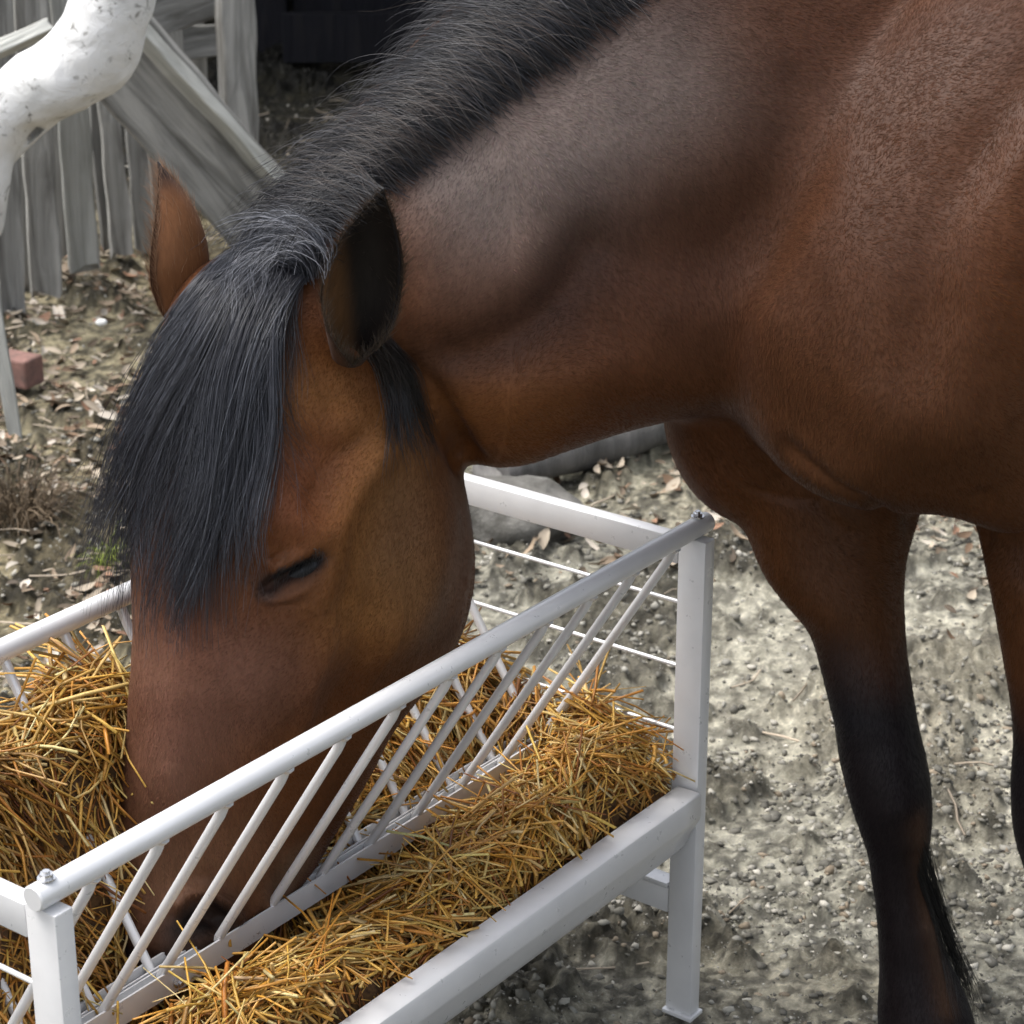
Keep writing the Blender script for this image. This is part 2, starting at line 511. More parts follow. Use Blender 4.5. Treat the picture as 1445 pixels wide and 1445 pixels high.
def ring(c, a, b, ra, rb, n=24, e=2.0, k=0.0):
    """superellipse ring: a,b axes, k widens it towards +a"""
    t = np.linspace(0, 2 * math.pi, n, endpoint=False)
    ca, sa = np.cos(t), np.sin(t)
    x = np.sign(ca) * np.abs(ca) ** (2 / e); y = np.sign(sa) * np.abs(sa) ** (2 / e) * (1 + k * ca)
    return np.asarray(c) + np.outer(x * ra, a) + np.outer(y * rb, b)

def limb_rings(pts, rad, ax=(1, 0, 0), n=20):
    pts = [np.asarray(p, float) for p in pts]; out = []
    for i, p in enumerate(pts):
        T = nrm(pts[min(i + 1, len(pts) - 1)] - pts[max(i - 1, 0)])
        A = nrm(np.asarray(ax, float) - T * np.dot(ax, T)); B = np.cross(T, A)
        ra, rb = rad[i] if isinstance(rad[i], tuple) else (rad[i], rad[i])
        out.append(ring(p, A, B, ra, rb, n))
    return out

DL = 4.6
s_ = DL * 1.06 / FPX
main = limb_rings([P(215, -150, DL), P(185, -80, DL), P(160, 0, DL), P(133, 68, DL), P(85, 108, DL), P(45, 128, DL), P(15, 158, DL), P(-12, 200, DL), P(-16, 250, DL), P(-25, 330, DL)],
                  [48 * s_, 50 * s_, 54 * s_, 56 * s_, 54 * s_, 50 * s_, 42 * s_, 36 * s_, 30 * s_, 28 * s_], ax=(0, 1, 0))
arm = limb_rings([P(100, 120, DL + .02), P(58, 158, DL + .05), P(30, 192, DL + .05), P(6, 226, DL + .05), P(-20, 262, DL + .05)], [40 * s_, 30 * s_, 21 * s_, 15 * s_, 12 * s_], ax=(0, 1, 0))
m2, V, E = union_remesh('tree_limb', [loft(main), loft(arm)], 0.006, 8)
V += (0.009 * vnoise(V * 8, 4) + 0.005 * vnoise(V * 18, 5) + 0.002 * vnoise(V * 40, 6))[:, None] * nrm(V - V.mean(0))
qx, qy, _ = proj(V)
V[:, 1] += 0.05 * np.exp(-(((qx - 46) / 13) ** 2 + ((qy - 190) / 10) ** 2)) * (V[:, 1] < DL + .03)
m2.vertices.foreach_set('co', V.ravel()); m2.update(); m2.materials.clear(); m2.materials.append(M_limb)
limb = bpy.data.objects.new('tree_limb', m2); C.objects.link(limb)
tag(limb, 'thick bleached white tree limb with a knot hole, leaning in front of the fence', 'tree limb')

# ------------------------------------------------------------------ log, rock, brick, root clump
M_log = wood_mat('log_bark', (0.07, 0.068, 0.062), (0.13, 0.125, 0.118), (0.22, 0.21, 0.2), gscale=(14, 14, 3))
pa, pb = PH(735, 655, 0.05), PH(1010, 575, 0.06)
mb = MB(); d = pb - pa
t = np.linspace(-0.1, 1.6, 26)
mb.tube([pa + d * q + np.array([0, 0, 0.006 * math.sin(9 * q)]) for q in t], 0.047 + 0.008 * np.sin(t * 7) + 0.03 * (t - .3) * 0.5, n=16)
lg = mb.build('fallen_log', M_log, None)
tag(lg, 'grey fallen log lying on the mud behind the horse neck', 'log')

M_rock, nt, b = new_mat('field_stone', (0.2, 0.2, 0.19), 0.85, 0, 0.3)
v = objvec(nt); nt.links.new(ramp(nt, noise(nt, 12, 8, 0.7, v, 0.5), [(0.3, (0.07, 0.065, 0.055)), (0.5, (0.15, 0.145, 0.13)), (0.7, (0.27, 0.26, 0.24))]), b.inputs['Base Color'])
bump(nt, b, noise(nt, 30, 8, 0.7, v), 0.8, 0.02)
def rock(name, c, r, seed, mat):
    bm = bmesh.new(); bmesh.ops.create_icosphere(bm, subdivisions=4, radius=1)
    V = np.array([v.co[:] for v in bm.verts])
    s = 1 + 0.22 * vnoise(V * 1.4 + 9, seed) + 0.08 * vnoise(V * 4, seed) + 0.03 * vnoise(V * 10, seed)
    V = V * s[:, None]; V = np.sign(V) * np.abs(V) ** 0.85 * np.asarray(r)
    for v_, q in zip(bm.verts, V): v_.co = q
    me = bpy.data.meshes.new(name); bm.to_mesh(me); bm.free(); me.materials.append(mat)
    me.polygons.foreach_set('use_smooth', np.ones(len(me.polygons), bool))
    o = bpy.data.objects.new(name, me); o.location = c; C.objects.link(o); return o
tag(rock('rock', PH(725, 722, 0.02), (0.13, 0.10, 0.065), 3, M_rock), 'dark grey rock lying behind the feeder end bar', 'rock')
tag(rock('rock', PH(700, 672, 0.02), (0.05, 0.05, 0.04), 8, M_log), 'small pale stump of stone beside the fallen log', 'rock')
M_white, _, _ = new_mat('white_pebble', (0.75, 0.75, 0.72), 0.6)
tag(rock('pebble', PH(143, 455, 0.012), (0.013, 0.011, 0.009), 5, M_white), 'white pebble on the bare soil below the fence', 'pebble')
M_brick, nt, b = new_mat('old_brick', (0.26, 0.12, 0.09), 0.85)
nt.links.new(ramp(nt, noise(nt, 30, 5, 0.7, objvec(nt)), [(0.3, (0.09, 0.06, 0.05)), (0.6, (0.21, 0.11, 0.09)), (0.8, (0.30, 0.18, 0.15))]), b.inputs['Base Color'])
mb = MB(); q = PH(8, 518, 0.018)
mb.box(q, nrm([1, -0.5, 0.0]), nrm([0.5, 1, 0]), np.array([0, 0, 1.0]), 0.085, 0.035, 0.035, 0.006)
tag(mb.build('brick', M_brick, None, smooth=False), 'broken red brick half buried at the left edge', 'brick')
# ------------------------------------------------------------------ hay feeder (V rack over a trough)
fu = nrm(np.array([0.60, 0.80, 0])); fw = nrm(np.array([-0.80, 0.60, 0])); fz = np.array([0, 0, 1.0])
FB = np.array([-0.411, 1.832, 0]); FL, FW_ = 1.06, 0.41
def FP(s, q, h): return FB + fu * s + fw * q + fz * h
feeder = empty('hay_feeder', tuple(FP(FL / 2, FW_ / 2, 0)))
tag(feeder, 'silver metal feeding rack with slanting bars over a trough full of straw', 'feeder')
for s in (0, FL):
    for q in (0, FW_):
        mb = MB(); mb.box(FP(s, q, 0.347), fu, fw, fz, 0.011, 0.0195, 0.337, 0.0018)
        o = mb.build('leg', M_metal, feeder, autosmooth=True)
        mb = MB(); mb.box(FP(s, q, 0.006), fu, fw, fz, 0.015, 0.0225, 0.003, 0.001)
        mb.tube([FP(s, q, 0.009), FP(s, q, 0.018)], 0.012, 6)
        f = mb.build('foot', M_metal, feeder); f.parent = o
    sg = -1 if s == 0 else 1
    mb = MB(); mb.box(FP(s, FW_ / 2, 0.664), fu, fw, fz, 0.010, FW_ / 2 - 0.0215, 0.0175, 0.0016)
    mb.build('end_top_bar', M_metal, feeder)
    mb = MB(); mb.box(FP(s, FW_ / 2, 0.170), fu, fw, fz, 0.009, FW_ / 2 - 0.0215, 0.018, 0.0016)
    mb.box(FP(s + sg * 0.0, FW_ / 2, 0.194), fu, fw, fz, 0.0125, FW_ / 2 - 0.0215, 0.003, 0.0008)
    mb.build('end_lower_bar', M_metal, feeder)
    for h in (0.592, 0.505, 0.416, 0.352):
        mb = MB(); mb.tube([FP(s, 0.012, h), FP(s, FW_ - 0.012, h)], 0.0027, 10)
        mb.build('end_rod', M_metal, feeder)
# tubes, bars and channels of both rack panels
def bolt(parent, p, ax, r=0.0075, L=0.006):
    ax = np.asarray(ax, float)
    mb = MB(); mb.tube([p, p + ax * 0.0015], r * 1.35, 16); mb.tube([p + ax * 0.0015, p + ax * (0.0015 + L)], r, 6)
    mb.tube([p + ax * (0.0015 + L), p + ax * (0.004 + L)], r * 0.55, 10)
    return mb.build('bolt', M_bolt, None if parent.type != 'EMPTY' else parent)
for side in (0, 1):
    q0 = 0.0 if side == 0 else FW_; sg = 1 if side == 0 else -1
    s0, s1 = -0.018, FL + 0.022
    mb = MB()
    mb.tube([FP(s0, q0, 0.698), FP(s0 + 0.0015, q0, 0.698), FP(s1 - 0.0015, q0, 0.698), FP(s1, q0, 0.698)], [0.0112, 0.0126, 0.0126, 0.0112], 28)
    rail = mb.build('top_rail', M_metal, feeder)
    for s in (0.0, FL):
        b_ = bolt(rail, FP(s, q0, 0.7108), fz, 0.0062, 0.004)
        b_.data.transform(Matrix.Translation(-Vector(feeder.location))); b_.parent = rail
    tops = np.linspace(0.055, 1.012, 12)
    qb = q0 + sg * 0.200; hb = 0.362
    # channel: U profile open upward with a folded front
    cs0, cs1 = 0.03, FL - 0.035
    mb = MB()
    prof = [(-0.012, -0.016), (-0.012, 0.014), (-0.0095, 0.014), (-0.0095, -0.0135), (0.0065, -0.0135), (0.0065, 0.012), (0.0085, 0.012), (0.0085, -0.016)]
    mb.sweep([(y * sg, z) for y, z in prof], FP(cs0, qb, hb), fu, fw, fz, cs1 - cs0)
    mb.box(FP((cs0 + cs1) / 2, qb, hb + 0.0015), fu, fw, fz, (cs1 - cs0) / 2 - 0.004, 0.0035, 0.0015)
    chn = mb.build('lower_channel', M_metal, feeder)
    for s in (0.33, 0.985):
        b_ = bolt(chn, FP(s, qb - sg * 0.0122, hb - 0.004), -fw * sg, 0.005, 0.004)
        b_.data.transform(Matrix.Translation(-Vector(feeder.location))); b_.parent = chn
    for t in tops:
        a = FP(t, q0 + sg * 0.001, 0.689); bq = FP(t, qb - sg * 0.0015, hb + 0.006)
        mid = FP(t, q0 + sg * 0.010, 0.668)
        mb = MB()
        mb.tube([a, a * .7 + mid * .3, a * .3 + mid * .7, mid, mid * .96 + bq * .04, mid * .5 + bq * .5, bq], [0.0050, 0.0058, 0.0060, 0.0056, 0.0055, 0.0055, 0.0055], 12)
        mb.tube([FP(t, q0 + sg * 0.0, 0.6865), FP(t, q0 + sg * 0.002, 0.6815)], [0.0075, 0.0052], 10)
        mb.build('slanted_bar', M_metal, feeder)
# trough
def trough_profile():
    pr = []
    lip = [(0.010, 0.333), (0.0095, 0.342), (0.007, 0.3455), (-0.024, 0.3465), (-0.0265, 0.3455), (-0.0275, 0.343), (-0.0285, 0.316), (-0.027, 0.311)]
    pr += lip
    for a in np.linspace(10, 90, 11):
        t = math.radians(a)
        pr.append((FW_ / 2 - (FW_ / 2 + 0.018) * math.cos(t) ** 0.8 , 0.312 - 0.115 * math.sin(t) ** 0.9))
    half = pr
    other = [(FW_ - q, h) for q, h in half[::-1][1:]]
    outer = half + other
    inner = []
    k = len(half)
    for q, h in outer[::-1]:
        inner.append((q, h))
    return outer
pr = trough_profile()
T0, T1 = 0.016, FL - 0.016
V, F = [], []
n = len(pr)
for s in np.linspace(T0, T1, 30):
    for q, h in pr: V.append(FP(s, q, h))
for i in range(29):
    for j in range(n - 1):
        F.append((i * n + j, (i + 1) * n + j, (i + 1) * n + j + 1, i * n + j + 1))
tr = mesh_from('trough', V, F, [M_metal]); child(tr, feeder)
md = tr.modifiers.new('thickness', 'SOLIDIFY'); md.thickness = 0.0016; md.offset = 0
tr.data.set_sharp_from_angle(angle=math.radians(40))
for s in (T0, T1):
    pl = [(q, h) for q, h in pr[7:n - 7]]
    mb = MB(); mb.sweep(pl, FP(s - 0.0015, 0, 0), fu, fw, fz, 0.003)
    mb.build('trough_end', M_metal, feeder)

# ------------------------------------------------------------------ straw
_m = P(200, 1345, 2.29) - FB
MZ = (float(_m @ fu), float(_m @ fw))
def straw_h(s, q):
    p = np.column_stack([s, q])
    base = 0.345 + 0.0 * s
    # front slope against the rim, hump behind the channel
    front = sstep(q, -0.02, 0.10) * 0.018
    behind = sstep(q, 0.20, 0.33)
    leftness = 1 - sstep(s, 0.38, 0.72)
    h = base + front + behind * (0.03 + 0.205 * leftness)
    h += 0.05 * np.exp(-((s - 0.99) / 0.09) ** 2) * sstep(q, 0.0, 0.12)
    h += 0.03 * np.exp(-((s - 0.75) / 0.2) ** 2) * sstep(q, 0.15, 0.28)
    # ends: fill a little up to the end frames on the left
    h += 0.10 * (1 - sstep(s, 0.02, 0.25)) * sstep(q, 0.16, 0.3)
    # holes
    h -= 0.050 * np.exp(-(((s - 0.27) / 0.05) ** 2 + ((q - 0.27) / 0.035) ** 2))
    h -= 0.035 * np.exp(-(((s - 0.80) / 0.035) ** 2 + ((q - 0.10) / 0.022) ** 2))
    h += 0.018 * vnoise(p * 14, 41) + 0.009 * vnoise(p * 34, 42)
    mz = MZ
    h -= 0.10 * np.exp(-(((s - mz[0]) / 0.085) ** 2 + ((q - mz[1]) / 0.075) ** 2) ** 1.5) * sstep(q, 0.13, 0.19) * (1 - 0.8 * sstep(q, 0.23, 0.30))
    h += 0.012 * sstep(q, 0.015, 0.05) * (1 - sstep(q, 0.12, 0.17)) + 0.022 * sstep(q, 0.27, 0.33)
    h += 0.032 * vnoise(p * 7.5, 47) * sstep(q, 0.0, 0.08)
    # stays under the channels
    h = h * (1 - 0) - 0.060 * np.exp(-((q - 0.188) / 0.042) ** 2) * (1 - sstep(s, 0.97, 1.03))
    h -= 0.030 * (1 - sstep(q, -0.01, 0.05))
    return h
M_straw, nt, b = new_mat('straw', (0.6, 0.4, 0.14), 0.48, 0, 0.45)
tn = attr(nt, 'tone')
fine = noise(nt, 260, 3, 0.6, objvec(nt))
nt.links.new(mix(nt, 0.5, tn, mix(nt, 1.0, tn, ramp(nt, fine, [(0.3, (0.55, 0.5, 0.42)), (0.7, (1.35, 1.35, 1.35))]), 'MULTIPLY')), b.inputs['Base Color'])
b.inputs['Subsurface Weight'].default_value = 0.0
M_chaff, nt, b = new_mat('chaff', (0.16, 0.085, 0.03), 0.9)
nt.links.new(ramp(nt, noise(nt, 120, 5, 0.7, objvec(nt)), [(0.35, (0.03, 0.013, 0.005)), (0.6, (0.12, 0.06, 0.018)), (0.8, (0.24, 0.13, 0.045))]), b.inputs['Base Color'])

def stalks(n, sfun, lenr, wr, flatr, drop, colf, seed, tilt=0.18, spread=0.40, K=4):
    r = np.random.default_rng(seed)
    s, q = sfun(n, r)
    pq = np.column_stack([s, q])
    ang = 2.8 * vnoise(pq * 6.0, 61) + 2.6 * vnoise(pq * 15, 62) + r.normal(0, spread, n)
    L = r.uniform(lenr[0], lenr[1], n) * np.where(r.random(n) < 0.25, 0.5, 1.0)
    e = 0.01
    gs = (straw_h(s + e, q) - straw_h(s - e, q)) / (2 * e); gq = (straw_h(s, q + e) - straw_h(s, q - e)) / (2 * e)
    ca, sa = np.cos(ang), np.sin(ang)
    slope = np.clip(gs * ca + gq * sa, -1.2, 1.2) * 0.8 + r.normal(0, tilt, n)
    d = nrm(np.outer(ca, fu) + np.outer(sa, fw) + np.outer(slope, fz))
    h0 = straw_h(s, q) + drop(n, r)
    c = FB + np.outer(s, fu) + np.outer(q, fw) + np.outer(h0, fz)
    side = nrm(np.cross(d, fz) + r.normal(0, 0.2, (n, 3)))
    upv = np.cross(side, d)
    bend = r.normal(0, 0.10, n) * L; bend2 = r.normal(0, 0.05, n) * L
    W = r.uniform(wr[0], wr[1], n) * 0.5; H = W * r.uniform(flatr[0], flatr[1], n)
    tt = np.linspace(-0.5, 0.5, K + 1)
    V = np.empty((n, K + 1, 4, 3)); 
    kink = np.where(r.random(n) < 0.2, r.normal(0, 0.25, n), 0) * L
    for i, t in enumerate(tt):
        cc = c + d * (L * t)[:, None] + side * (bend * (t * t * 4 - .3) + kink * max(0, t))[:, None] + upv * (bend2 * (t * t * 4) - 0.010 * (L / 0.1) * t * t * 2)[:, None]
        w_ = W * (1 - 0.35 * (t + .5)) ; h_ = H
        V[:, i, 0] = cc + side * w_[:, None]; V[:, i, 1] = cc + upv * h_[:, None]
        V[:, i, 2] = cc - side * w_[:, None]; V[:, i, 3] = cc - upv * h_[:, None]
    # keep inside the rim and frames
    base = (np.arange(n) * (K + 1) * 4)[:, None, None]
    f = []
    for i in range(K):
        for j in range(4):
            f.append([i * 4 + j, i * 4 + (j + 1) % 4, (i + 1) * 4 + (j + 1) % 4, (i + 1) * 4 + j])
    f.append([3, 2, 1, 0]); f.append([K * 4, K * 4 + 1, K * 4 + 2, K * 4 + 3])
    F = (base + np.array(f)[None]).reshape(-1, 4)
    col = colf(n, r) * (1 - 0.45 * (sstep(vnoise(pq * 9, 66), 0.0, 0.6) * sstep(vnoise(pq * 22, 67), -0.4, 0.5)))[:, None] ** np.array([1.0, 1.25, 1.5])
    col = np.repeat(col[:, None], (K + 1) * 4, 1).reshape(-1, 3)
    V = V.reshape(n, -1, 3)
    R_ = V - FB; qs, ss_, hs_ = R_ @ fw, R_ @ fu, V[..., 2]
    bad = (((qs < 0.010) & (hs_ < 0.3475) & (qs > -0.06)) | (qs > FW_ - 0.008) & (hs_ < 0.35) | ((ss_ < 0.02) | (ss_ > FL - 0.02)) & (hs_ < 0.335) | (qs < -0.03)).any(1)
    ok = ~bad; V = V[ok]; n = int(ok.sum()); F = F[:n * len(f)]; col = col.reshape(len(ok), -1, 3)[ok].reshape(-1, 3)
    return V.reshape(-1, 3), F, col

PAL = np.array([[0.64, 0.33, 0.07], [0.74, 0.45, 0.13], [0.80, 0.58, 0.25], [0.46, 0.21, 0.045], [0.27, 0.11, 0.028], [0.52, 0.33, 0.11], [0.84, 0.69, 0.38]])
def pal(wts):
    wts = np.array(wts) / sum(wts)
    def f(n, r):
        c = PAL[r.choice(len(PAL), n, p=wts)]
        return np.clip(0.70 * np.power(c, [0.97, 1.06, 1.18]) * r.uniform(0.75, 1.2, (n, 1)) * (1 + r.normal(0, 0.04, (n, 3))), 0, 1)
    return f
def area(n, r): return r.uniform(0.02, FL - 0.015, n), r.uniform(0.012, FW_ - 0.01, n)
def area_r(n, r):
    return r.uniform(0.55, FL + 0.0, n), r.uniform(0.02, FW_ - 0.03, n)
parts = [stalks(5500, area, (0.02, 0.06), (0.0014, 0.0034), (0.4, 0.9), lambda n, r: r.uniform(-0.022, 0.000, n), pal([2, 2, .6, 4, 4, 2, .2]), 71, K=2),
         stalks(5200, area, (0.05, 0.13), (0.0022, 0.0048), (0.4, 0.9), lambda n, r: r.uniform(-0.016, 0.010, n), pal([4, 3, 1.5, 3, 1.5, 2, .7]), 72, tilt=0.2),
         stalks(2500, area, (0.09, 0.22), (0.0026, 0.0054), (0.5, 0.95), lambda n, r: r.uniform(0.000, 0.018, n), pal([4, 4, 2.5, 1, .3, 2, 1.2]), 73, tilt=0.26),
         stalks(900, area_r, (0.09, 0.17), (0.002, 0.0046), (0.5, 0.9), lambda n, r: r.uniform(0.0, 0.024, n), pal([3, 4, 2, 1, .3, 1, 1]), 74, tilt=0.3),
         stalks(420, area, (0.05, 0.15), (0.005, 0.009), (0.12, 0.2), lambda n, r: r.uniform(0.002, 0.016, n), pal([3, 4, 3, 1, .3, 2, 2]), 75, tilt=0.3),
         stalks(6000, area, (0.008, 0.028), (0.001, 0.0028), (0.3, 0.9), lambda n, r: r.uniform(-0.012, 0.008, n), pal([3, 2, 1, 3, 2, 2, .6]), 76, tilt=0.5, spread=2, K=1)]
ss, qq = np.meshgrid(np.linspace(0.018, FL - 0.018, 200), np.linspace(-0.002, FW_ + 0.0, 90))
hv = straw_h(ss.ravel(), qq.ravel()) - 0.012
cv = FB + np.outer(ss.ravel(), fu) + np.outer(qq.ravel(), fw) + np.outer(hv, fz)
ii = np.arange(200 * 90).reshape(90, 200)
cf = np.stack([ii[:-1, :-1], ii[:-1, 1:], ii[1:, 1:], ii[1:, :-1]], -1).reshape(-1, 4)
Vs, Fs, Cs, Ms, off = [cv], [cf], [np.full((len(cv), 3), 0.1)], [np.ones(len(cf), int)], len(cv)
for V, F, c in parts:
    Vs.append(V); Fs.append(F + off); Cs.append(c); Ms.append(np.zeros(len(F), int)); off += len(V)
straw = mesh_from('straw', np.concatenate(Vs), np.concatenate(Fs), [M_straw, M_chaff], smooth=False, col=np.concatenate(Cs), matidx=np.concatenate(Ms))
tag(straw, 'loose golden straw heaped in the metal trough under the horse muzzle', 'straw', kind='stuff')
# ------------------------------------------------------------------ the horse
hf = nrm(np.array([-0.72, -0.69, 0])); hl = nrm(np.array([0.69, -0.72, 0]))      # forward and left of the body
HO = np.array([0.485, 2.50, 0.0])                                                  # ground point between the elbows
def HP(a, b, h): return HO + hf * a + hl * b + np.array([0, 0, h])

def neck_ring(top, bot, wid, k=0.0, e=2.1, n=28):
    top, bot = np.asarray(top), np.asarray(bot)
    c = (top + bot) / 2; a = top - bot; L = np.linalg.norm(a); a = a / L
    return c, a, L / 2, wid, k, e
# head ----------------------------------------------------------------
head_tab = [  # py, left px, right px, D, width/depth ratio, broadening towards the forehead
    (365, 330, 500, 2.475, 0.9, 0.0), (410, 268, 560, 2.465, 0.85, 0.0), (480, 232, 606, 2.455, 0.78, 0.02), (570, 208, 634, 2.445, 0.72, 0.05), (660, 194, 660, 2.435, 0.70, 0.10),
    (740, 186, 669, 2.425, 0.70, 0.16), (810, 184, 668, 2.415, 0.68, 0.18), (880, 186, 650, 2.408, 0.64, 0.15), (950, 186, 606, 2.402, 0.60, 0.10), (1010, 181, 562, 2.402, 0.58, 0.05),
    (1080, 168, 524, 2.398, 0.58, 0.0), (1150, 156, 482, 2.390, 0.58, -0.05), (1220, 148, 442, 2.378, 0.60, -0.05), (1275, 146, 405, 2.345, 0.66, 0.0), (1320, 152, 372, 2.318, 0.72, 0.0), (1352, 166, 340, 2.300, 0.76, 0.0), (1378, 195, 300, 2.290, 0.80, 0.0)]
hc = [P((l + r) / 2, y, D) for y, l, r, D, q, k in head_tab]
ha = nrm(hc[-2] - hc[2])
hd = np.array([-0.73, -0.68, 0.0]); hd = nrm(hd - ha * np.dot(hd, ha)); hlt = nrm(np.cross(ha, hd))
if hlt[0] < 0: hlt = -hlt
def fit_ring(y, l, r, D, q, k, n=28, e=2.35):
    c = P((l + r) / 2, y, D); A = 0.1
    off = np.zeros(3)
    for _ in range(6):
        rg = ring(c, hd, hlt, A, A * q, n, e, k)
        x, yy, z = proj(rg)
        s = (r - l) / (x.max() - x.min()); A *= s
        c = c + np.array([1, 0, 0]) * ((l + r) / 2 - (x.max() + x.min()) / 2) * D * 1.05 / FPX
    return ring(c, hd, hlt, A, A * q, n, e, k)
head = [fit_ring(*t) for t in head_tab]
parts = [loft(head, 5)]
# neck: crest point / throat point per section (photo column, row, distance)
neck_tab = [((350, 345, 2.44), (600, 600, 2.50), 0.105), ((402, 278, 2.46), (640, 640, 2.50), 0.115), ((470, 198, 2.49), (700, 662, 2.51), 0.128), ((548, 108, 2.52), (775, 640, 2.53), 0.140),
            ((628, 18, 2.56), (865, 612, 2.55), 0.155), ((730, -70, 2.60), (945, 588, 2.58), 0.188), ((850, -150, 2.64), (1010, 585, 2.60), 0.222), ((980, -210, 2.70), (1085, 610, 2.63), 0.250), ((1130, -240, 2.78), (1160, 640, 2.66), 0.265), ((1290, -240, 2.88), (1260, 640, 2.72), 0.25)]
nr = []
nl = nrm(np.array([0.50, -0.84, 0.10]))
for i, (t, b_, wd) in enumerate(neck_tab):
    T_, B_ = P(*t), P(*b_)
    c = (T_ + B_) / 2; a = T_ - B_; L = np.linalg.norm(a); a /= L
    m = i / (len(neck_tab) - 1)
    lat = nrm((1 - m) * nl + m * hl); lat = nrm(lat - a * np.dot(lat, a))
    nr.append(ring(c, a, lat, L / 2, wd, 28, 2.15, -0.22))
parts.append(loft(nr, 5))
# trunk
trunk = [(0.24, 0.0, 0.98, 0.10, 0.09), (0.17, 0, 1.02, 0.18, 0.15), (0.06, 0, 1.085, 0.255, 0.205), (-0.08, 0, 1.115, 0.295, 0.24), (-0.25, 0, 1.11, 0.315, 0.26), (-0.5, 0, 1.03, 0.325, 0.285),
         (-0.8, 0, 1.01, 0.33, 0.30), (-1.05, 0, 1.04, 0.315, 0.285), (-1.28, 0, 1.06, 0.28, 0.255), (-1.45, 0, 1.03, 0.20, 0.18), (-1.53, 0, 1.0, 0.10, 0.09)]
parts.append(loft([ring(HP(a, b_, h), np.array([0, 0, 1.0]), hl, ra, rb, 28, 2.2, -0.12) for a, b_, h, ra, rb in trunk], 4))
def blob(c, axes, r):
    bm = bmesh.new(); bmesh.ops.create_icosphere(bm, subdivisions=3, radius=1)
    A = np.stack([nrm(x) for x in axes], 0); V = np.array([v.co[:] for v in bm.verts]) * np.asarray(r)
    V = V @ A + np.asarray(c); F = [tuple(v.index for v in f.verts) for f in bm.faces]; bm.free(); return V, F
Z1 = np.array([0, 0, 1.0])
# shoulders, breast, upper arms
for sg in (1, -1):
    parts.append(blob(HP(0.01, 0.130 * sg, 1.075), (nrm(hf * .40 - Z1), hl, nrm(hf + .40 * Z1)), (0.26, 0.080, 0.19)))
    parts.append(blob(HP(0.03, 0.135 * sg, 0.962), (nrm(hf * .2 - Z1), hl, hf), (0.14, 0.080, 0.15)))
    parts.append(blob(HP(0.14, 0.085 * sg, 0.97), (Z1, hl, hf), (0.12, 0.075, 0.09)))
parts.append(blob(P(1075, 560, 2.67), (Z1, hl, hf), (0.16, 0.12, 0.12)))

# near-camera-facing right foreleg (the full one in view): row, left px, right px, D
def leg_sil(tab, asp=1.12):
    rg = []
    for y, l, r, D in tab:
        c = P((l + r) / 2, y, D); rr = (r - l) / 2 * (D / cp * 1.02) / FPX
        rr = (r - l) / 2 * ((c[1] * cp - (c[2] - CAM[2]) * sp)) / FPX
        rg.append(ring(c, np.array([1.0, 0, 0]), np.array([0, 1.0, 0]), rr, rr * asp, 24, 2.1))
    return rg
rleg = [(600, 1010, 1330, 2.70), (650, 1018, 1320, 2.68), (700, 1032, 1300, 2.66), (760, 1056, 1282, 2.63), (820, 1084, 1276, 2.60), (880, 1134, 1279, 2.575), (930, 1153, 1284, 2.555), (985, 1168, 1292, 2.54), (1035, 1178, 1300, 2.53),
        (1075, 1184, 1309, 2.52), (1120, 1195, 1316, 2.51), (1160, 1207, 1316, 2.505), (1205, 1221, 1312, 2.50), (1250, 1229, 1312, 2.495), (1300, 1235, 1326, 2.49), (1350, 1240, 1340, 2.485), (1395, 1240, 1362, 2.48), (1430, 1238, 1376, 2.475),
        (1470, 1242, 1378, 2.465), (1510, 1256, 1364, 2.44), (1545, 1258, 1372, 2.42)]
parts.append(loft(leg_sil(rleg), 4))
# left foreleg, half in view at the right edge
lleg = [(600, 1330, 1640, 2.50), (680, 1356, 1620, 2.48), (740, 1376, 1585, 2.455), (800, 1388, 1565, 2.42), (860, 1402, 1560, 2.41), (930, 1417, 1560, 2.40), (990, 1428, 1562, 2.39), (1050, 1432, 1566, 2.385), (1100, 1428, 1572, 2.38),
        (1150, 1428, 1574, 2.375), (1190, 1433, 1568, 2.37), (1230, 1444, 1562, 2.365), (1290, 1455, 1560, 2.36), (1360, 1462, 1570, 2.355), (1430, 1466, 1590, 2.35), (1490, 1466, 1606, 2.34), (1540, 1472, 1600, 2.33), (1590, 1482, 1596, 2.31), (1625, 1484, 1600, 2.29)]
parts.append(loft(leg_sil(lleg), 4))
# hind legs
for sg in (1, -1):
    b0 = 0.15 * sg
    pts = [HP(-1.20, b0, 1.02), HP(-1.16, b0 * 1.1, 0.85), HP(-1.18, b0 * 1.05, 0.72), HP(-1.30, b0, 0.60), HP(-1.41, b0, 0.50), HP(-1.42, b0, 0.42), HP(-1.385, b0, 0.30), HP(-1.36, b0, 0.20), HP(-1.35, b0, 0.15), HP(-1.32, b0, 0.10), HP(-1.30, b0, 0.075)]
    rr = [(0.24, 0.12), (0.21, 0.12), (0.15, 0.095), (0.09, 0.065), (0.068, 0.05), (0.06, 0.045), (0.038, 0.034), (0.036, 0.034), (0.046, 0.042), (0.036, 0.038), (0.045, 0.045)]
    parts.append(loft(limb_rings(pts, rr, ax=hf), 4))
# brow ridges, cheek
def hsurf(px, py, D): return P(px, py, D)
hbody, V, E = union_remesh('horse_body', parts, 0.0062, 14)

jn = P(1040, 330, 2.45)
V = laplace(V, E, 70, 0.6, 0.9 * np.exp(-(np.linalg.norm(V - jn, axis=1) / 0.22) ** 2))
jn = P(1330, 700, 2.30)
V = laplace(V, E, 25, 0.6, 0.9 * np.exp(-(np.linalg.norm(V - jn, axis=1) / 0.10) ** 2))
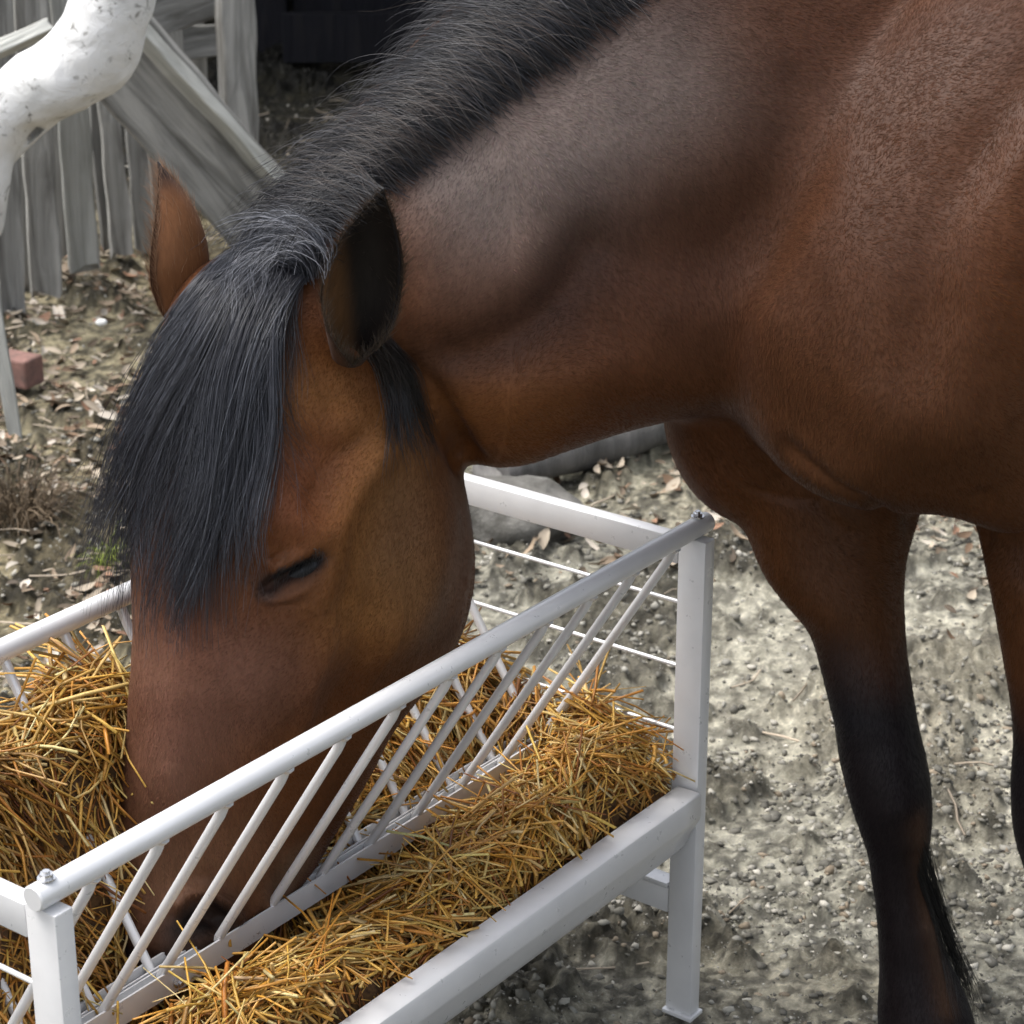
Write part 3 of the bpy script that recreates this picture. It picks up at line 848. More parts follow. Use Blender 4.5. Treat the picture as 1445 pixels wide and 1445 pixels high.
# ---- ears as shells on the same skin
def ear(base, tip, open_dir, width, n=22, m=18, wrap=1.25, thick=0.0060, bend=0.02, asym=0.0, cup=1.75, pw=1.02):
    base, tip = np.asarray(base), np.asarray(tip)
    ax = tip - base; L = np.linalg.norm(ax); ax /= L
    od = nrm(open_dir - ax * np.dot(open_dir, ax)); sd_ = np.cross(ax, od)
    V, F = [], []
    for side in (0, 1):
        for i in range(n + 1):
            t = i / n
            wv = width * (0.62 + 1.25 * t - 0.15 * t * t) if t < 0.38 else None
            wv = width * (np.sin(math.pi * (0.22 + 0.78 * t ** 1.0)) ** pw) * 1.06 if t < 1 else 0.0
            wv = max(wv, 0.0012)
            ang = wrap * (1.25 - 0.70 * t) + cup * max(0.0, 1 - t / 0.34) ** 1.1
            rad = wv / max(math.sin(min(ang, math.pi / 2)), 0.3)
            if t < 0.34: rad *= 0.72 + 0.28 * (t / 0.34)
            for j in range(m + 1):
                u = j / m * 2 - 1
                a = u * ang
                rr = rad - (thick if side else 0) * (1 - 0.6 * t)
                p = base + ax * (L * t) + od * (rad * 0.55 - rr * math.cos(a) + bend * math.sin(math.pi * t) * -1) + sd_ * (rr * math.sin(a) + asym * math.sin(math.pi * t))
                V.append(p)
    k = (n + 1) * (m + 1)
    for i in range(n):
        for j in range(m):
            q = i * (m + 1) + j
            F.append((q, q + 1, q + m + 2, q + m + 1)); F.append((k + q, k + q + m + 1, k + q + m + 2, k + q + 1))
        for j in (0, m):
            q = i * (m + 1) + j
            F.append((q, q + m + 1, k + q + m + 1, k + q))
    for j in range(m):
        q = n * (m + 1) + j
        F.append((q, q + 1, k + q + 1, k + q))
    return np.array(V), F, k
# left ear of the horse (near) and right ear (far)

me = hbody
me.vertices.foreach_set('co', V.ravel()); me.update()
bm = bmesh.new(); bm.from_mesh(me)
# finer skin round the eye and the nostril
def refine(bm, c, r):
    c = Vector(c)
    fs = [f for f in bm.faces if (f.calc_center_median() - c).length < r]
    es = list({e for f in fs for e in f.edges})
    bmesh.ops.subdivide_edges(bm, edges=es, cuts=1, use_grid_fill=True)
bv0 = BVHTree.FromBMesh(bm)
def hit(px, py, bv=None, off=0.0):
    d = P(px, py, 3.0) - CAM; d /= np.linalg.norm(d)
    h = (bv or bv0).ray_cast(Vector(CAM), Vector(d))
    if h[0] is None: return None
    return np.array(h[0]) - d * off
D1 = hit(495, 490)[1]
pass #print('EAR', D1, [(q_, hit(*q_)) for q_ in ((541, 300), (560, 400), (500, 440), (480, 500))])
e1 = ear(P(489, 492, D1 - 0.016), P(541, 266, D1 - 0.110), np.array([0.30, -0.95, 0.05]), 0.0395, bend=0.014, asym=0.003, pw=1.15)
e2 = ear(P(272, 448, 2.45), P(222, 228, 2.47), np.array([-0.85, 0.45, 0.1]), 0.044, bend=0.006, cup=0.3)
eyeP = hit(418, 802); nosP = hit(285, 1300)
refine(bm, eyeP, 0.075); refine(bm, eyeP, 0.055); refine(bm, nosP, 0.055); refine(bm, nosP, 0.045)
bm.to_mesh(me); bm.free(); me.update()
nv = len(me.vertices)
V = np.empty(nv * 3); me.vertices.foreach_get('co', V); V = V.reshape(-1, 3)
E = np.empty(len(me.edges) * 2, np.int32); me.edges.foreach_get('vertices', E); E = E.reshape(-1, 2)
near_f = ((np.linalg.norm(V - eyeP, axis=1) < 0.085) | (np.linalg.norm(V - nosP, axis=1) < 0.07)).astype(float)
V = laplace(V, E, 10, 0.5, near_f)

def poly3(pts):
    out = []
    for p in pts:
        h = hit(*p)
        if h is not None: out.append(h)
    return cat_interp(np.array(out), 4) if len(out) > 1 else np.array(out * 2)
def pdist(V, pl):
    best = np.full(len(V), 9e9)
    for a, b_ in zip(pl[:-1], pl[1:]):
        ab = b_ - a; t = np.clip(((V - a) @ ab) / max(ab @ ab, 1e-12), 0, 1)
        d = np.linalg.norm(V - (a + t[:, None] * ab), axis=1); best = np.minimum(best, d)
    return best
def normals(V):
    me.vertices.foreach_set('co', V.ravel()); me.update()
    n = np.empty(nv * 3); me.vertex_normals.foreach_get('vector', n); return n.reshape(-1, 3)
def sculpt(V, ops):
    N = normals(V); d = np.zeros(nv)
    for pts, wid, dep in ops:
        pd = pdist(V, poly3(pts)); d += dep * np.exp(-(pd / wid) ** 2)
    return V + N * d[:, None]
# broad muscle forms (positive = raised), widths in metres
V = sculpt(V, [
    ([(1128, 130), (1095, 250), (1050, 340), (1000, 400)], 0.035, -0.007),
    ([(1150, 330), (1110, 400), (1080, 440)], 0.016, 0.006),
    ([(1410, 200), (1390, 330), (1330, 450), (1270, 520)], 0.035, -0.005),
    ([(1330, 200), (1310, 330), (1260, 420)], 0.05, 0.004),
    ([(830, 350), (800, 400), (750, 455), (690, 490), (640, 500)], 0.026, -0.019),
    ([(960, 370), (880, 400), (830, 440)], 0.05, -0.012),
    ([(1050, 300), (1000, 330), (900, 330)], 0.05, -0.008),
    ([(720, 190), (760, 250), (770, 320), (745, 390)], 0.045, 0.014),
    ([(620, 300), (640, 380), (640, 440)], 0.05, 0.010),
    ([(990, 545), (900, 530), (800, 540), (740, 560)], 0.035, 0.012),
    ([(1200, 120), (1190, 250), (1180, 350)], 0.05, 0.010),
    ([(1060, 430), (1100, 480), (1150, 530)], 0.04, 0.010),
    ([(1240, 560), (1300, 600), (1380, 620)], 0.05, 0.010),
    ([(880, 20), (800, 100), (720, 170), (640, 230), (560, 280)], 0.028, -0.007),
    # jowl: raised plate, crease against the throat
    ([(560, 640), (600, 720), (600, 800), (570, 880)], 0.055, 0.014),
    ([(575, 520), (620, 570), (655, 640)], 0.018, -0.016),
    # brow and zygomatic arch, hollow above the eye, cheek groove
    ([(530, 640), (500, 690), (478, 740), (470, 790), (450, 850)], 0.020, 0.012),
    ([(440, 640), (460, 680), (452, 715)], 0.022, -0.007),
    ([(400, 730), (430, 745)], 0.030, 0.014),
    ([(460, 880), (445, 950), (430, 1010), (415, 1050)], 0.013, 0.008),
    ([(520, 870), (500, 940), (470, 1010)], 0.022, -0.008),
    ([(330, 900), (320, 1000), (300, 1100)], 0.03, -0.003),
    ([(205, 820), (190, 1000)], 0.03, 0.004),
    ([(330, 1010), (345, 1080), (380, 1150), (400, 1200)], 0.012, -0.004),
    ([(240, 1090), (262, 1160), (285, 1220)], 0.010, 0.003),
    ([(470, 900), (440, 960), (400, 1010), (350, 1060)], 0.004, 0.0022),
    ([(545, 760), (560, 840), (540, 930), (500, 1000)], 0.004, 0.0020),
    ([(500, 620), (470, 650), (440, 700)], 0.010, -0.004),
    ([(420, 560), (450, 600), (500, 590)], 0.02, 0.005),
    # nostril rim and lips
    ([(250, 1275), (268, 1258), (295, 1258), (322, 1276), (335, 1295)], 0.010, 0.011),
    ([(240, 1290), (238, 1330)], 0.012, 0.004),
    ([(190, 1345), (260, 1352), (330, 1325), (372, 1290)], 0.006, -0.006),
])
V = laplace(V, E, 70, 0.6, 0.9 * np.exp(-(np.linalg.norm(V - P(1130, 600, 2.40), axis=1) / 0.17) ** 2))
# chest and arm folds
V = sculpt(V, [
    ([(1110, 632), (1180, 690), (1240, 722), (1290, 738)], 0.010, -0.008),
    ([(1015, 645), (1050, 685), (1100, 700), (1150, 705)], 0.006, -0.005),
    ([(1150, 712), (1200, 750), (1280, 755)], 0.004, -0.004),
    ([(1165, 735), (1215, 770), (1275, 772)], 0.004, -0.003),
    ([(1180, 760), (1220, 790), (1270, 790)], 0.004, -0.0025),
    ([(1385, 700), (1392, 760)], 0.010, -0.006),
    ([(1258, 1090), (1262, 1140)], 0.020, 0.004),
    ([(1290, 1210), (1305, 1300)], 0.010, -0.004),
])
V = laplace(V, E, 30, 0.6, 0.9 * np.exp(-(np.linalg.norm(V - P(1105, 640, 2.45), axis=1) / 0.07) ** 2))
# eye opening: socket, lids
up_lid = [(368, 838), (385, 812), (405, 792), (430, 778), (452, 764), (463, 750)]
slit = [(378, 830), (398, 815), (420, 805), (445, 792), (452, 784)]
lo_lid = [(380, 846), (405, 842), (430, 832), (452, 812), (462, 780)]
V = sculpt(V, [
    (slit, 0.0085, -0.010),
    ([(390, 800), (425, 778), (458, 754)], 0.0085, 0.0105),
    (lo_lid, 0.0060, 0.0050),
    ([(385, 788), (405, 770), (435, 752), (465, 738)], 0.0034, -0.0060),
    ([(395, 855), (425, 850), (452, 832)], 0.004, -0.0022),
    ([(352, 812), (362, 800)], 0.006, -0.003),
])
V = sculpt(V, [([(272, 1305), (290, 1296), (305, 1302)], 0.0085, -0.012), ([(300, 1284), (318, 1296)], 0.006, -0.007)])
# small living unevenness
V = V + normals(V) * (0.0022 * vnoise(V * 11, 51) + 0.0008 * vnoise(V * 32, 52))[:, None]
N = normals(V)

# ---- coat colours; sheen and shade on neck, shoulder and forearm are painted in
def spot(pts, r):
    return np.exp(-(pdist(V, poly3(pts)) / r) ** 2)
base = np.array([0.118, 0.046, 0.019])
ccol = np.tile(base, (nv, 1))
def blend(m, c):
    global ccol
    m = np.clip(m, 0, 1)[:, None]; ccol = ccol * (1 - m) + np.asarray(c) * m
blend(0.6 * (0.5 + 0.5 * vnoise(V * 3.2, 61)), (0.070, 0.034, 0.022))
blend(0.35 * sstep(vnoise(V * 7, 62), 0.1, 0.8), (0.17, 0.066, 0.024))
ccol *= (1 + 0.10 * vnoise(V * 25, 63) + 0.06 * vnoise(V * 60, 64))[:, None]
blend(0.6 * spot([(620, 590), (700, 580), (760, 570)], 0.05), (0.22, 0.095, 0.040))
blend(0.55 * spot([(540, 640), (500, 760), (560, 850), (500, 860)], 0.055), (0.24, 0.115, 0.042))
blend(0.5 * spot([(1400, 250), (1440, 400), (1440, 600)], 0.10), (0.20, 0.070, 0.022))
blend(0.85 * spot([(1040, -40), (960, 20), (880, 60), (790, 120), (710, 180), (620, 240)], 0.055), (0.038, 0.028, 0.027))
blend(0.5 * spot([(1150, 100), (1000, 150), (850, 220)], 0.10), (0.115, 0.078, 0.066))  # greyish sheen along the upper neck, painted into the coat
blend(0.4 * spot([(760, 230), (700, 300), (640, 350)], 0.07), (0.15, 0.095, 0.075))
blend(0.5 * spot([(830, 370), (770, 440), (690, 490), (620, 510)], 0.035), (0.040, 0.026, 0.022))  # shade of the neck crease painted dark
blend(0.75 * spot([(1180, 40), (1300, 80), (1400, 60), (1350, 200), (1250, 250)], 0.15), (0.058, 0.029, 0.019))  # shoulder top darkened to offset the sun falling on it
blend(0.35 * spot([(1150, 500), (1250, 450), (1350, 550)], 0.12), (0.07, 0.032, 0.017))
blend(0.75 * spot([(1400, 650), (1250, 690), (1150, 690), (1200, 800), (1200, 900)], 0.12), (0.062, 0.028, 0.013))  # shade under chest and on forearm put into the colour
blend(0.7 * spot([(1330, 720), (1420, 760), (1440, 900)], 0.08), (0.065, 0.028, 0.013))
blend(0.5 * spot([(1000, 380), (860, 400), (760, 460)], 0.09), (0.065, 0.036, 0.030))  # shading of the neck hollow put into the colour
blend(0.6 * spot([(230, 1220), (330, 1200)], 0.06), (0.26, 0.15, 0.10))
blend(0.5 * spot([(250, 1020), (330, 950), (260, 900)], 0.06), (0.17, 0.078, 0.060))
blend(0.5 * spot([(440, 640), (420, 700)], 0.05), (0.22, 0.085, 0.05))
blend(0.5 * spot([(470, 560), (430, 560)], 0.04), (0.25, 0.12, 0.05))
blend(0.95 * spot([(165, 1320), (180, 1350), (200, 1372), (250, 1365)], 0.022), (0.020, 0.019, 0.022))
blend(0.9 * spot([(250, 1310), (285, 1285), (320, 1290)], 0.020), (0.018, 0.015, 0.015))
blend(0.6 * spot([(250, 1340), (330, 1320)], 0.03), (0.045, 0.034, 0.028))
blend(1.0 * spot([(275, 1304), (305, 1300)], 0.017), (0.006, 0.005, 0.005))
blend(0.55 * spot([(400, 1250), (420, 1220)], 0.03), (0.20, 0.15, 0.11))
blend(0.6 * spot([(400, 792), (430, 776), (458, 756)], 0.006), (0.20, 0.13, 0.10))
blend(1.4 * spot(slit, 0.0100), (0.006, 0.006, 0.008))
blend(0.6 * spot(up_lid, 0.008), (0.03, 0.020, 0.017))
blend(0.5 * spot(lo_lid, 0.006), (0.05, 0.035, 0.03))
blend(0.35 * spot([(345, 720), (350, 800), (362, 812)], 0.014), (0.03, 0.016, 0.01))
blend(0.65 * spot([(690, 280), (760, 230), (850, 180), (950, 120)], 0.075), (0.19, 0.165, 0.155))  # sky sheen on the upper neck painted as pale grey
blend(0.6 * spot([(1130, 350), (1270, 420), (1320, 540), (1150, 480)], 0.13), (0.050, 0.021, 0.010))  # mid shoulder painted darker as shade
blend(0.5 * spot([(230, 950), (280, 1000), (250, 1080), (340, 960)], 0.07), (0.29, 0.165, 0.125))
blend(0.6 * spot([(1180, 40), (1300, 80), (1400, 60), (1350, 220), (1250, 250)], 0.16), (0.060, 0.024, 0.012))  # shoulder top darkened again against its sunlit highlight
blend(0.4 * spot([(560, 780), (600, 850), (560, 700)], 0.06), (0.16, 0.105, 0.066))
ccol = ccol * 0.70
g_ = ccol.mean(1)[:, None]; ccol = np.clip(g_ + (ccol - g_) * 1.18, 0.002, 1)
# black points of the legs
qx, qy, qz = proj(V)
hh = V[:, 2]; hrel = (V - HO)
legz = 1 - sstep(hh + 0.03 * vnoise(V * 8, 71) - 0.12 * ((hrel @ hf) - 0.05) * (hh > .3), 0.54, 0.67)
legz = legz * (((qx > 1020) | (hh < 0.0) | (V[:, 0] > 0.3)))
blend(0.96 * legz, (0.0045, 0.0045, 0.006))
blend(0.4 * spot([(1300, 1160), (1306, 1230), (1312, 1290), (1325, 1350), (1340, 1420)], 0.017), (0.10, 0.052, 0.028))
blend(0.55 * spot([(1180, 930), (1200, 1000)], 0.04), (0.012, 0.012, 0.014))
eyem = np.clip(spot(slit, 0.0085), 0, 1)

# ---- join the ears to the skin
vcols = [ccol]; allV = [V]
polys = []
me.vertices.foreach_set('co', V.ravel()); me.update()
bv_body = BVHTree.FromPolygons([Vector(v) for v in V], [tuple(p.vertices) for p in me.polygons])
F0 = [tuple(p.vertices) for p in me.polygons]
off = nv
for (EV, EF, k), fur_out, fur_in in ((e1, (0.055, 0.026, 0.013), (0.010, 0.008, 0.007)), (e2, (0.15, 0.064, 0.027), (0.03, 0.02, 0.014))):
    t = np.repeat(np.arange(23) / 22, 19); u = np.tile(np.abs(np.arange(19) / 18 * 2 - 1), 23)
    edge = np.maximum(sstep(t, 0.72, 0.98), sstep(u, 0.8, 1.0) * 0.7)[:, None]
    co = np.asarray(fur_out) * (1 - edge) + np.array([0.012, 0.011, 0.012]) * edge
    ci = np.tile(np.asarray(fur_in), (k, 1))
    ex, ey_, _ = proj(EV[k:]); lm = 1 - sstep((ex - ex.min()) / (ex.max() - ex.min()) + 0.25 * t, 0.22, 0.50)
    ci = ci * (1 - .9 * lm[:, None]) + np.array([0.095, 0.048, 0.02]) * .9 * lm[:, None]
    allV.append(EV); vcols.append(np.concatenate([co, ci])); polys += [tuple(i + off for i in f) for f in EF]; off += len(EV)
allV = np.concatenate(allV); vcols = np.concatenate(vcols)

M_coat, nt, b = new_mat('bay_coat', base, 0.50, 0, 0.14)
tn = attr(nt, 'tone')
v = objvec(nt)
hv_ = noise(nt, 1.0, 6, 0.65, objvec(nt, (260, 260, 38), (0.2, 0.9, 0)), 0.3)
v2 = noise(nt, 1.0, 5, 0.65, objvec(nt, (30, 30, 9), (0.2, 0.9, 0)), 0.5)
c = mix(nt, 1.0, tn, ramp(nt, hv_, [(0.3, (0.85, 0.84, 0.83)), (0.7, (1.16, 1.17, 1.18))]), 'MULTIPLY')
c = mix(nt, 1.0, c, ramp(nt, v2, [(0.3, (0.86, 0.85, 0.84)), (0.7, (1.14, 1.13, 1.12))]), 'MULTIPLY')
nt.links.new(c, b.inputs['Base Color'])
b.inputs['Sheen Weight'].default_value = 0.03; b.inputs['Sheen Roughness'].default_value = 0.4
b.inputs['Sheen Tint'].default_value = (0.8, 0.78, 0.85, 1)
bump(nt, b, hv_, 0.25, 0.0015)

horse = empty('horse', (0.485, 2.5, 0))
tag(horse, 'bay brown horse with a black forelock, lowering its head to eat from the metal feeder', 'horse')
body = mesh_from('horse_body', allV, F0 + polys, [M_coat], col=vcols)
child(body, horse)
# eyeballs
M_eye, nt, b = new_mat('eye', (0.006, 0.006, 0.008), 0.30, 0, 0.25)
for sgn in (1,):
    c = hit(420, 806, bv_body); d = nrm(c - CAM)
    mb = MB(); b2 = bmesh.new(); bmesh.ops.create_uvsphere(b2, u_segments=24, v_segments=16, radius=0.024); mb.merge(b2)
    ey = mb.build('eye', M_eye, None); ey.scale = (1.35, 0.8, 0.62); ey.rotation_euler = (0, math.radians(-30), 0); ey.location = Vector(c + d * 0.0150) - Vector(horse.location); ey.parent = horse
hm = (hc[5] + hc[6]) / 2
rel = (c + d * 0.0185) - hm
mir = hm + rel - 2 * hlt * np.dot(rel, hlt)
ey2 = ey.copy(); C.objects.link(ey2); ey2.location = Vector(mir) - Vector(horse.location); ey2.parent = horse
# hooves
M_hoof, nt, b = new_mat('hoof_horn', (0.022, 0.019, 0.016), 0.6, 0, 0.3)
for c0, D0 in ((P(1315, 1560, 2.42), 0), (P(1542, 1640, 2.28), 0), (HP(-1.29, 0.15, 0.05), 0), (HP(-1.29, -0.15, 0.05), 0)):
    cx = np.array([c0[0], c0[1], 0.0]); 
    rgs = [ring(cx + np.array([0, 0, h]) + hf * o_, hf, hl, r1, r2, 24, 2.2) for h, o_, r1, r2 in ((0.0, 0.022, 0.068, 0.060), (0.03, 0.012, 0.062, 0.055), (0.06, 0.002, 0.055, 0.050), (0.082, -0.006, 0.048, 0.046))]
    Vh, Fh = loft(rgs, 3); ho = mesh_from('hoof', Vh, Fh, [M_hoof]); child(ho, horse)

# ------------------------------------------------------------------ hair
def hair_mesh(name, curves, w0, w1, mat, cols, parent, seed=0):
    """curves n x K x 3 -> thin three-sided strands"""
    n, K, _ = curves.shape
    T = nrm(np.gradient(curves, axis=1))
    r = np.random.default_rng(seed)
    ref = nrm(r.normal(0, 1, (n, 1, 3)))
    A = nrm(np.cross(T, np.broadcast_to(ref, T.shape))); B = np.cross(T, A)
    ww = (w0[:, None] * (1 - np.linspace(0, 1, K)[None] ** 2) + w1[:, None] * np.linspace(0, 1, K)[None] ** 2)[..., None]
    V = np.stack([curves + ww * (math.cos(a) * A + math.sin(a) * B) for a in (0, 2.094, 4.189)], 2).reshape(-1, 3)
    f = [[i * 3 + j, i * 3 + (j + 1) % 3, (i + 1) * 3 + (j + 1) % 3, (i + 1) * 3 + j] for i in range(K - 1) for j in range(3)]
    F = ((np.arange(n) * K * 3)[:, None, None] + np.array(f)[None]).reshape(-1, 4)
    o = mesh_from(name, V, F, [mat], col=np.repeat(cols[:, None], K * 3, 1).reshape(-1, 3))
    return child(o, parent)
M_hair, nt, b = new_mat('horse_hair', (0.012, 0.012, 0.014), 0.42, 0, 0.55)
nt.links.new(attr(nt, 'tone'), b.inputs['Base Color'])
b.inputs['Anisotropic'].default_value = 0.4

bv_all = BVHTree.FromPolygons([Vector(v) for v in allV], F0 + polys)
def strands(guides, n, K, lay, seed, clump=60, jit=5.0, endjit=16.0, curl=3.0, dD=0.004, D0=2.44, lenvar=0.25, maxstep=0.035, spread=0.3):
    """guides: polylines in photo columns/rows, root first; laid over the skin at its own depth"""
    r = np.random.default_rng(seed)
    G = []
    for g in guides:
        g = cat_interp(np.array(g, float), 8)
        s = np.concatenate([[0], np.cumsum(np.linalg.norm(np.diff(g, axis=0), axis=1))]); s /= s[-1]
        G.append(np.column_stack([np.interp(np.linspace(0, 1, K), s, g[:, 0]), np.interp(np.linspace(0, 1, K), s, g[:, 1])]))
    G = np.array(G)
    cu = r.uniform(0, len(G) - 1, clump); co = r.normal(0, 1, (clump, 2)); ph = r.uniform(0, 6.28, clump); cl = r.uniform(0, 1, clump)
    out = np.empty((n, K, 3)); t = np.linspace(0, 1, K)
    for i in range(n):
        k = r.integers(clump)
        u = np.clip(cu[k] + r.normal(0, 0.07), 0, len(G) - 1.0001) if r.random() < 0.86 else r.uniform(0, len(G) - 1.0001)
        ut = np.clip(cu[k] + (u - cu[k]) * np.ones(K) + spread * r.normal(0, 1) * (1 - 0.8 * t), 0, len(G) - 1.0001)
        ai = ut.astype(int); f = (ut - ai)[:, None]; ki = np.arange(K)
        g = G[ai, ki] * (1 - f) + G[ai + 1, ki] * f
        g = g + np.outer(1 - t * 0, r.normal(0, jit, 2)) + np.outer(t ** 1.5, co[k] * endjit + r.normal(0, endjit * 0.28, 2))
        nr_ = np.column_stack([-np.gradient(g[:, 1]), np.gradient(g[:, 0])]); nr_ /= np.linalg.norm(nr_, axis=1)[:, None] + 1e-6
        g = g + nr_ * (curl * np.sin(ph[k] + t * (5 + 4 * cl[k])) * t)[:, None] + nr_ * (r.normal(0, 1.5) * np.sin(t * 9 + r.uniform(0, 6)))[:, None]
        L = 1 - lenvar * r.random() ** 2
        g = np.column_stack([np.interp(t * L, t, g[:, 0]), np.interp(t * L, t, g[:, 1])])
        o_ = lay[0] + (lay[1] - lay[0]) * (0.6 * cl[k] + 0.4 * r.random())
        D = None
        for j in range(K):
            d = P(g[j, 0], g[j, 1], 3.0) - CAM; d /= np.linalg.norm(d)
            h = bv_all.ray_cast(Vector(CAM), Vector(d))[0]
            off_ = o_ * (0.25 + 0.75 * min(1, t[j] * 4))
            if h is not None and (D is None or abs(h[1] - D) < maxstep + (0.05 if j < 2 else 0)):
                Dn = h[1] - off_
                D = Dn if D is None else D * 0.35 + Dn * 0.65
                D = min(D, Dn + 0.002)
            elif h is not None and h[1] < D - 0.0: D = D - 0.006 if h[1] - D > -maxstep * 3 else D
            else:
                D = (D0 if D is None else D) + dD
            out[i, j] = P(g[j, 0], g[j, 1], D)
    return out
def haircol(n, r, base, grey, pg):
    base = np.asarray(base) * 0.62; grey = np.asarray(grey) * 0.7
    c = np.asarray(base) * r.uniform(0.5, 1.7, (n, 1)) * np.ones((n, 3))
    m = r.random(n) < pg
    c[m] = np.asarray(grey) * r.uniform(0.6, 1.3, (m.sum(), 1))
    return c
r = np.random.default_rng(5)
HQ = 1.0
fg = [[(365, 335), (300, 385), (240, 470), (185, 590), (150, 700), (140, 760)],
      [(380, 335), (320, 390), (262, 480), (205, 610), (165, 740), (158, 800)],
      [(392, 340), (335, 400), (285, 500), (230, 650), (190, 790), (182, 860)],
      [(402, 345), (350, 410), (305, 520), (260, 680), (225, 820), (215, 885)],
      [(412, 350), (362, 420), (328, 540), (295, 700), (262, 830), (250, 885)],
      [(422, 356), (378, 430), (348, 550), (325, 690), (300, 810), (290, 870)],
      [(430, 362), (392, 430), (366, 540), (348, 660), (330, 770), (325, 820)],
      [(440, 370), (402, 420), (380, 500), (368, 590), (356, 660), (352, 710)]]
n = int(4000 * HQ)
hc1 = strands(fg, n, 18, (0.006, 0.032), 11, clump=64, jit=6, endjit=30, curl=17, lenvar=0.7)
wv = r.uniform(0.00022, 0.00042, n)
hair_mesh('forelock', hc1, wv, wv * 0.35, M_hair, haircol(n, r, (0.034, 0.036, 0.047), (0.14, 0.15, 0.18), 0.12), horse, 1)
# wisps falling across the brow and cheek
wg = [[(400, 350), (395, 420), (400, 500), (392, 600)], [(415, 350), (420, 400), (405, 470), (398, 560)], [(350, 430), (360, 540), (390, 640), (440, 700)], [(360, 450), (375, 560), (400, 600), (430, 640)]]
n = 240; hc2 = strands(wg, n, 14, (0.006, 0.018), 12, clump=26, jit=5, endjit=24, curl=9, lenvar=0.6)
wv = np.full(n, 0.00025)
hair_mesh('forelock_wisps', hc2, wv, wv * 0.3, M_hair, haircol(n, r, (0.02, 0.018, 0.02), (0.08, 0.08, 0.09), 0.2), horse, 2)
mg = [[(1190, -215), (1150, -235), (1110, -240), (1070, -228), (1040, -205)], [(1075, -150), (1035, -170), (990, -178), (945, -168), (910, -145)], [(960, -70), (915, -95), (870, -105), (825, -95), (795, -70)], [(890, -10), (835, -42), (785, -55), (725, -45), (680, -15)], [(815, 45), (765, 8), (715, -12), (658, -5), (622, 28)],
      [(750, 92), (702, 55), (658, 45), (620, 62), (592, 95)], [(692, 135), (648, 102), (603, 95), (566, 115), (538, 148)], [(636, 178), (592, 148), (550, 145), (515, 165), (488, 198)],
      [(582, 216), (542, 190), (505, 190), (472, 210), (445, 242)], [(532, 250), (498, 232), (464, 232), (430, 256), (402, 290)], [(486, 284), (456, 268), (424, 270), (392, 298), (365, 335)],
      [(450, 318), (425, 302), (400, 304), (370, 335), (338, 375)]]
n = int(7600 * HQ)
hc3 = strands(mg, n, 14, (0.001, 0.014), 13, clump=150, jit=17, endjit=15, curl=9, dD=0.006, D0=2.6, lenvar=0.6, maxstep=0.06)
wv = r.uniform(0.00022, 0.00042, n)
fly = strands([[(a_, b_), (a_ - 45, b_ - 40), (a_ - 90, b_ - 50), (a_ - 130, b_ - 25)] for a_, b_ in ((900, 20), (790, 90), (700, 150), (620, 210), (560, 260), (500, 310))], 260, 14, (0.012, 0.035), 23, clump=60, jit=12, endjit=30, curl=14, dD=0.004, D0=2.6, maxstep=0.06)
hc3 = np.concatenate([hc3, fly]); wv = np.concatenate([wv, np.full(260, 0.0002)])
hair_mesh('mane', hc3, wv, wv * 0.3, M_hair, np.concatenate([haircol(n, r, (0.022, 0.022, 0.027), (0.10, 0.10, 0.115), 0.07), haircol(260, r, (0.06, 0.04, 0.03), (0.16, 0.14, 0.13), 0.4)]), horse, 3)
# lashes hanging over the closed lid
lh = strands([[(392, 806), (386, 818), (384, 830)], [(410, 798), (405, 810), (402, 824)], [(432, 788), (430, 800), (426, 814)], [(452, 776), (455, 786), (452, 798)]], 70, 6, (0.003, 0.008), 31, clump=30, jit=3, endjit=5, curl=1, D0=2.3)
wv = np.full(70, 0.00022)
hair_mesh('eyelashes', lh, wv, wv * 0.3, M_hair, haircol(70, r, (0.01, 0.01, 0.01), (0.03, 0.03, 0.03), 0.1), horse, 19)
# greyish tuft standing at the poll
tg = [[(452, 368), (462, 345), (440, 310), (412, 298), (398, 320), (402, 372)], [(448, 376), (450, 350), (428, 318), (402, 302), (378, 320), (366, 360)], [(440, 385), (432, 360), (405, 335), (378, 335), (350, 358), (330, 400)],
      [(430, 388), (410, 368), (385, 362), (360, 372), (340, 400), (325, 450)]]
n = 520; hc4 = strands(tg, n, 14, (0.016, 0.040), 14, clump=16, jit=8, endjit=26, curl=14)
wv = r.uniform(0.0002, 0.0004, n)
hair_mesh('poll_tuft', hc4, wv, wv * 0.4, M_hair, haircol(n, r, (0.05, 0.055, 0.07), (0.26, 0.27, 0.31), 0.3), horse, 4)
# dark lock behind the near ear
lg_ = [[(522, 496), (537, 520), (548, 560), (556, 620), (560, 660)], [(532, 490), (552, 512), (566, 550), (574, 610), (580, 650)], [(545, 482), (564, 505), (582, 530), (600, 590), (612, 630)]]
n = 420; hc5 = strands(lg_, n, 12, (0.002, 0.010), 15, clump=18, jit=6, endjit=16, curl=6, lenvar=0.7)
wv = r.uniform(0.0002, 0.0004, n)
hair_mesh('ear_lock', hc5, wv, wv * 0.3, M_hair, haircol(n, r, (0.016, 0.014, 0.015), (0.05, 0.04, 0.04), 0.1), horse, 5)
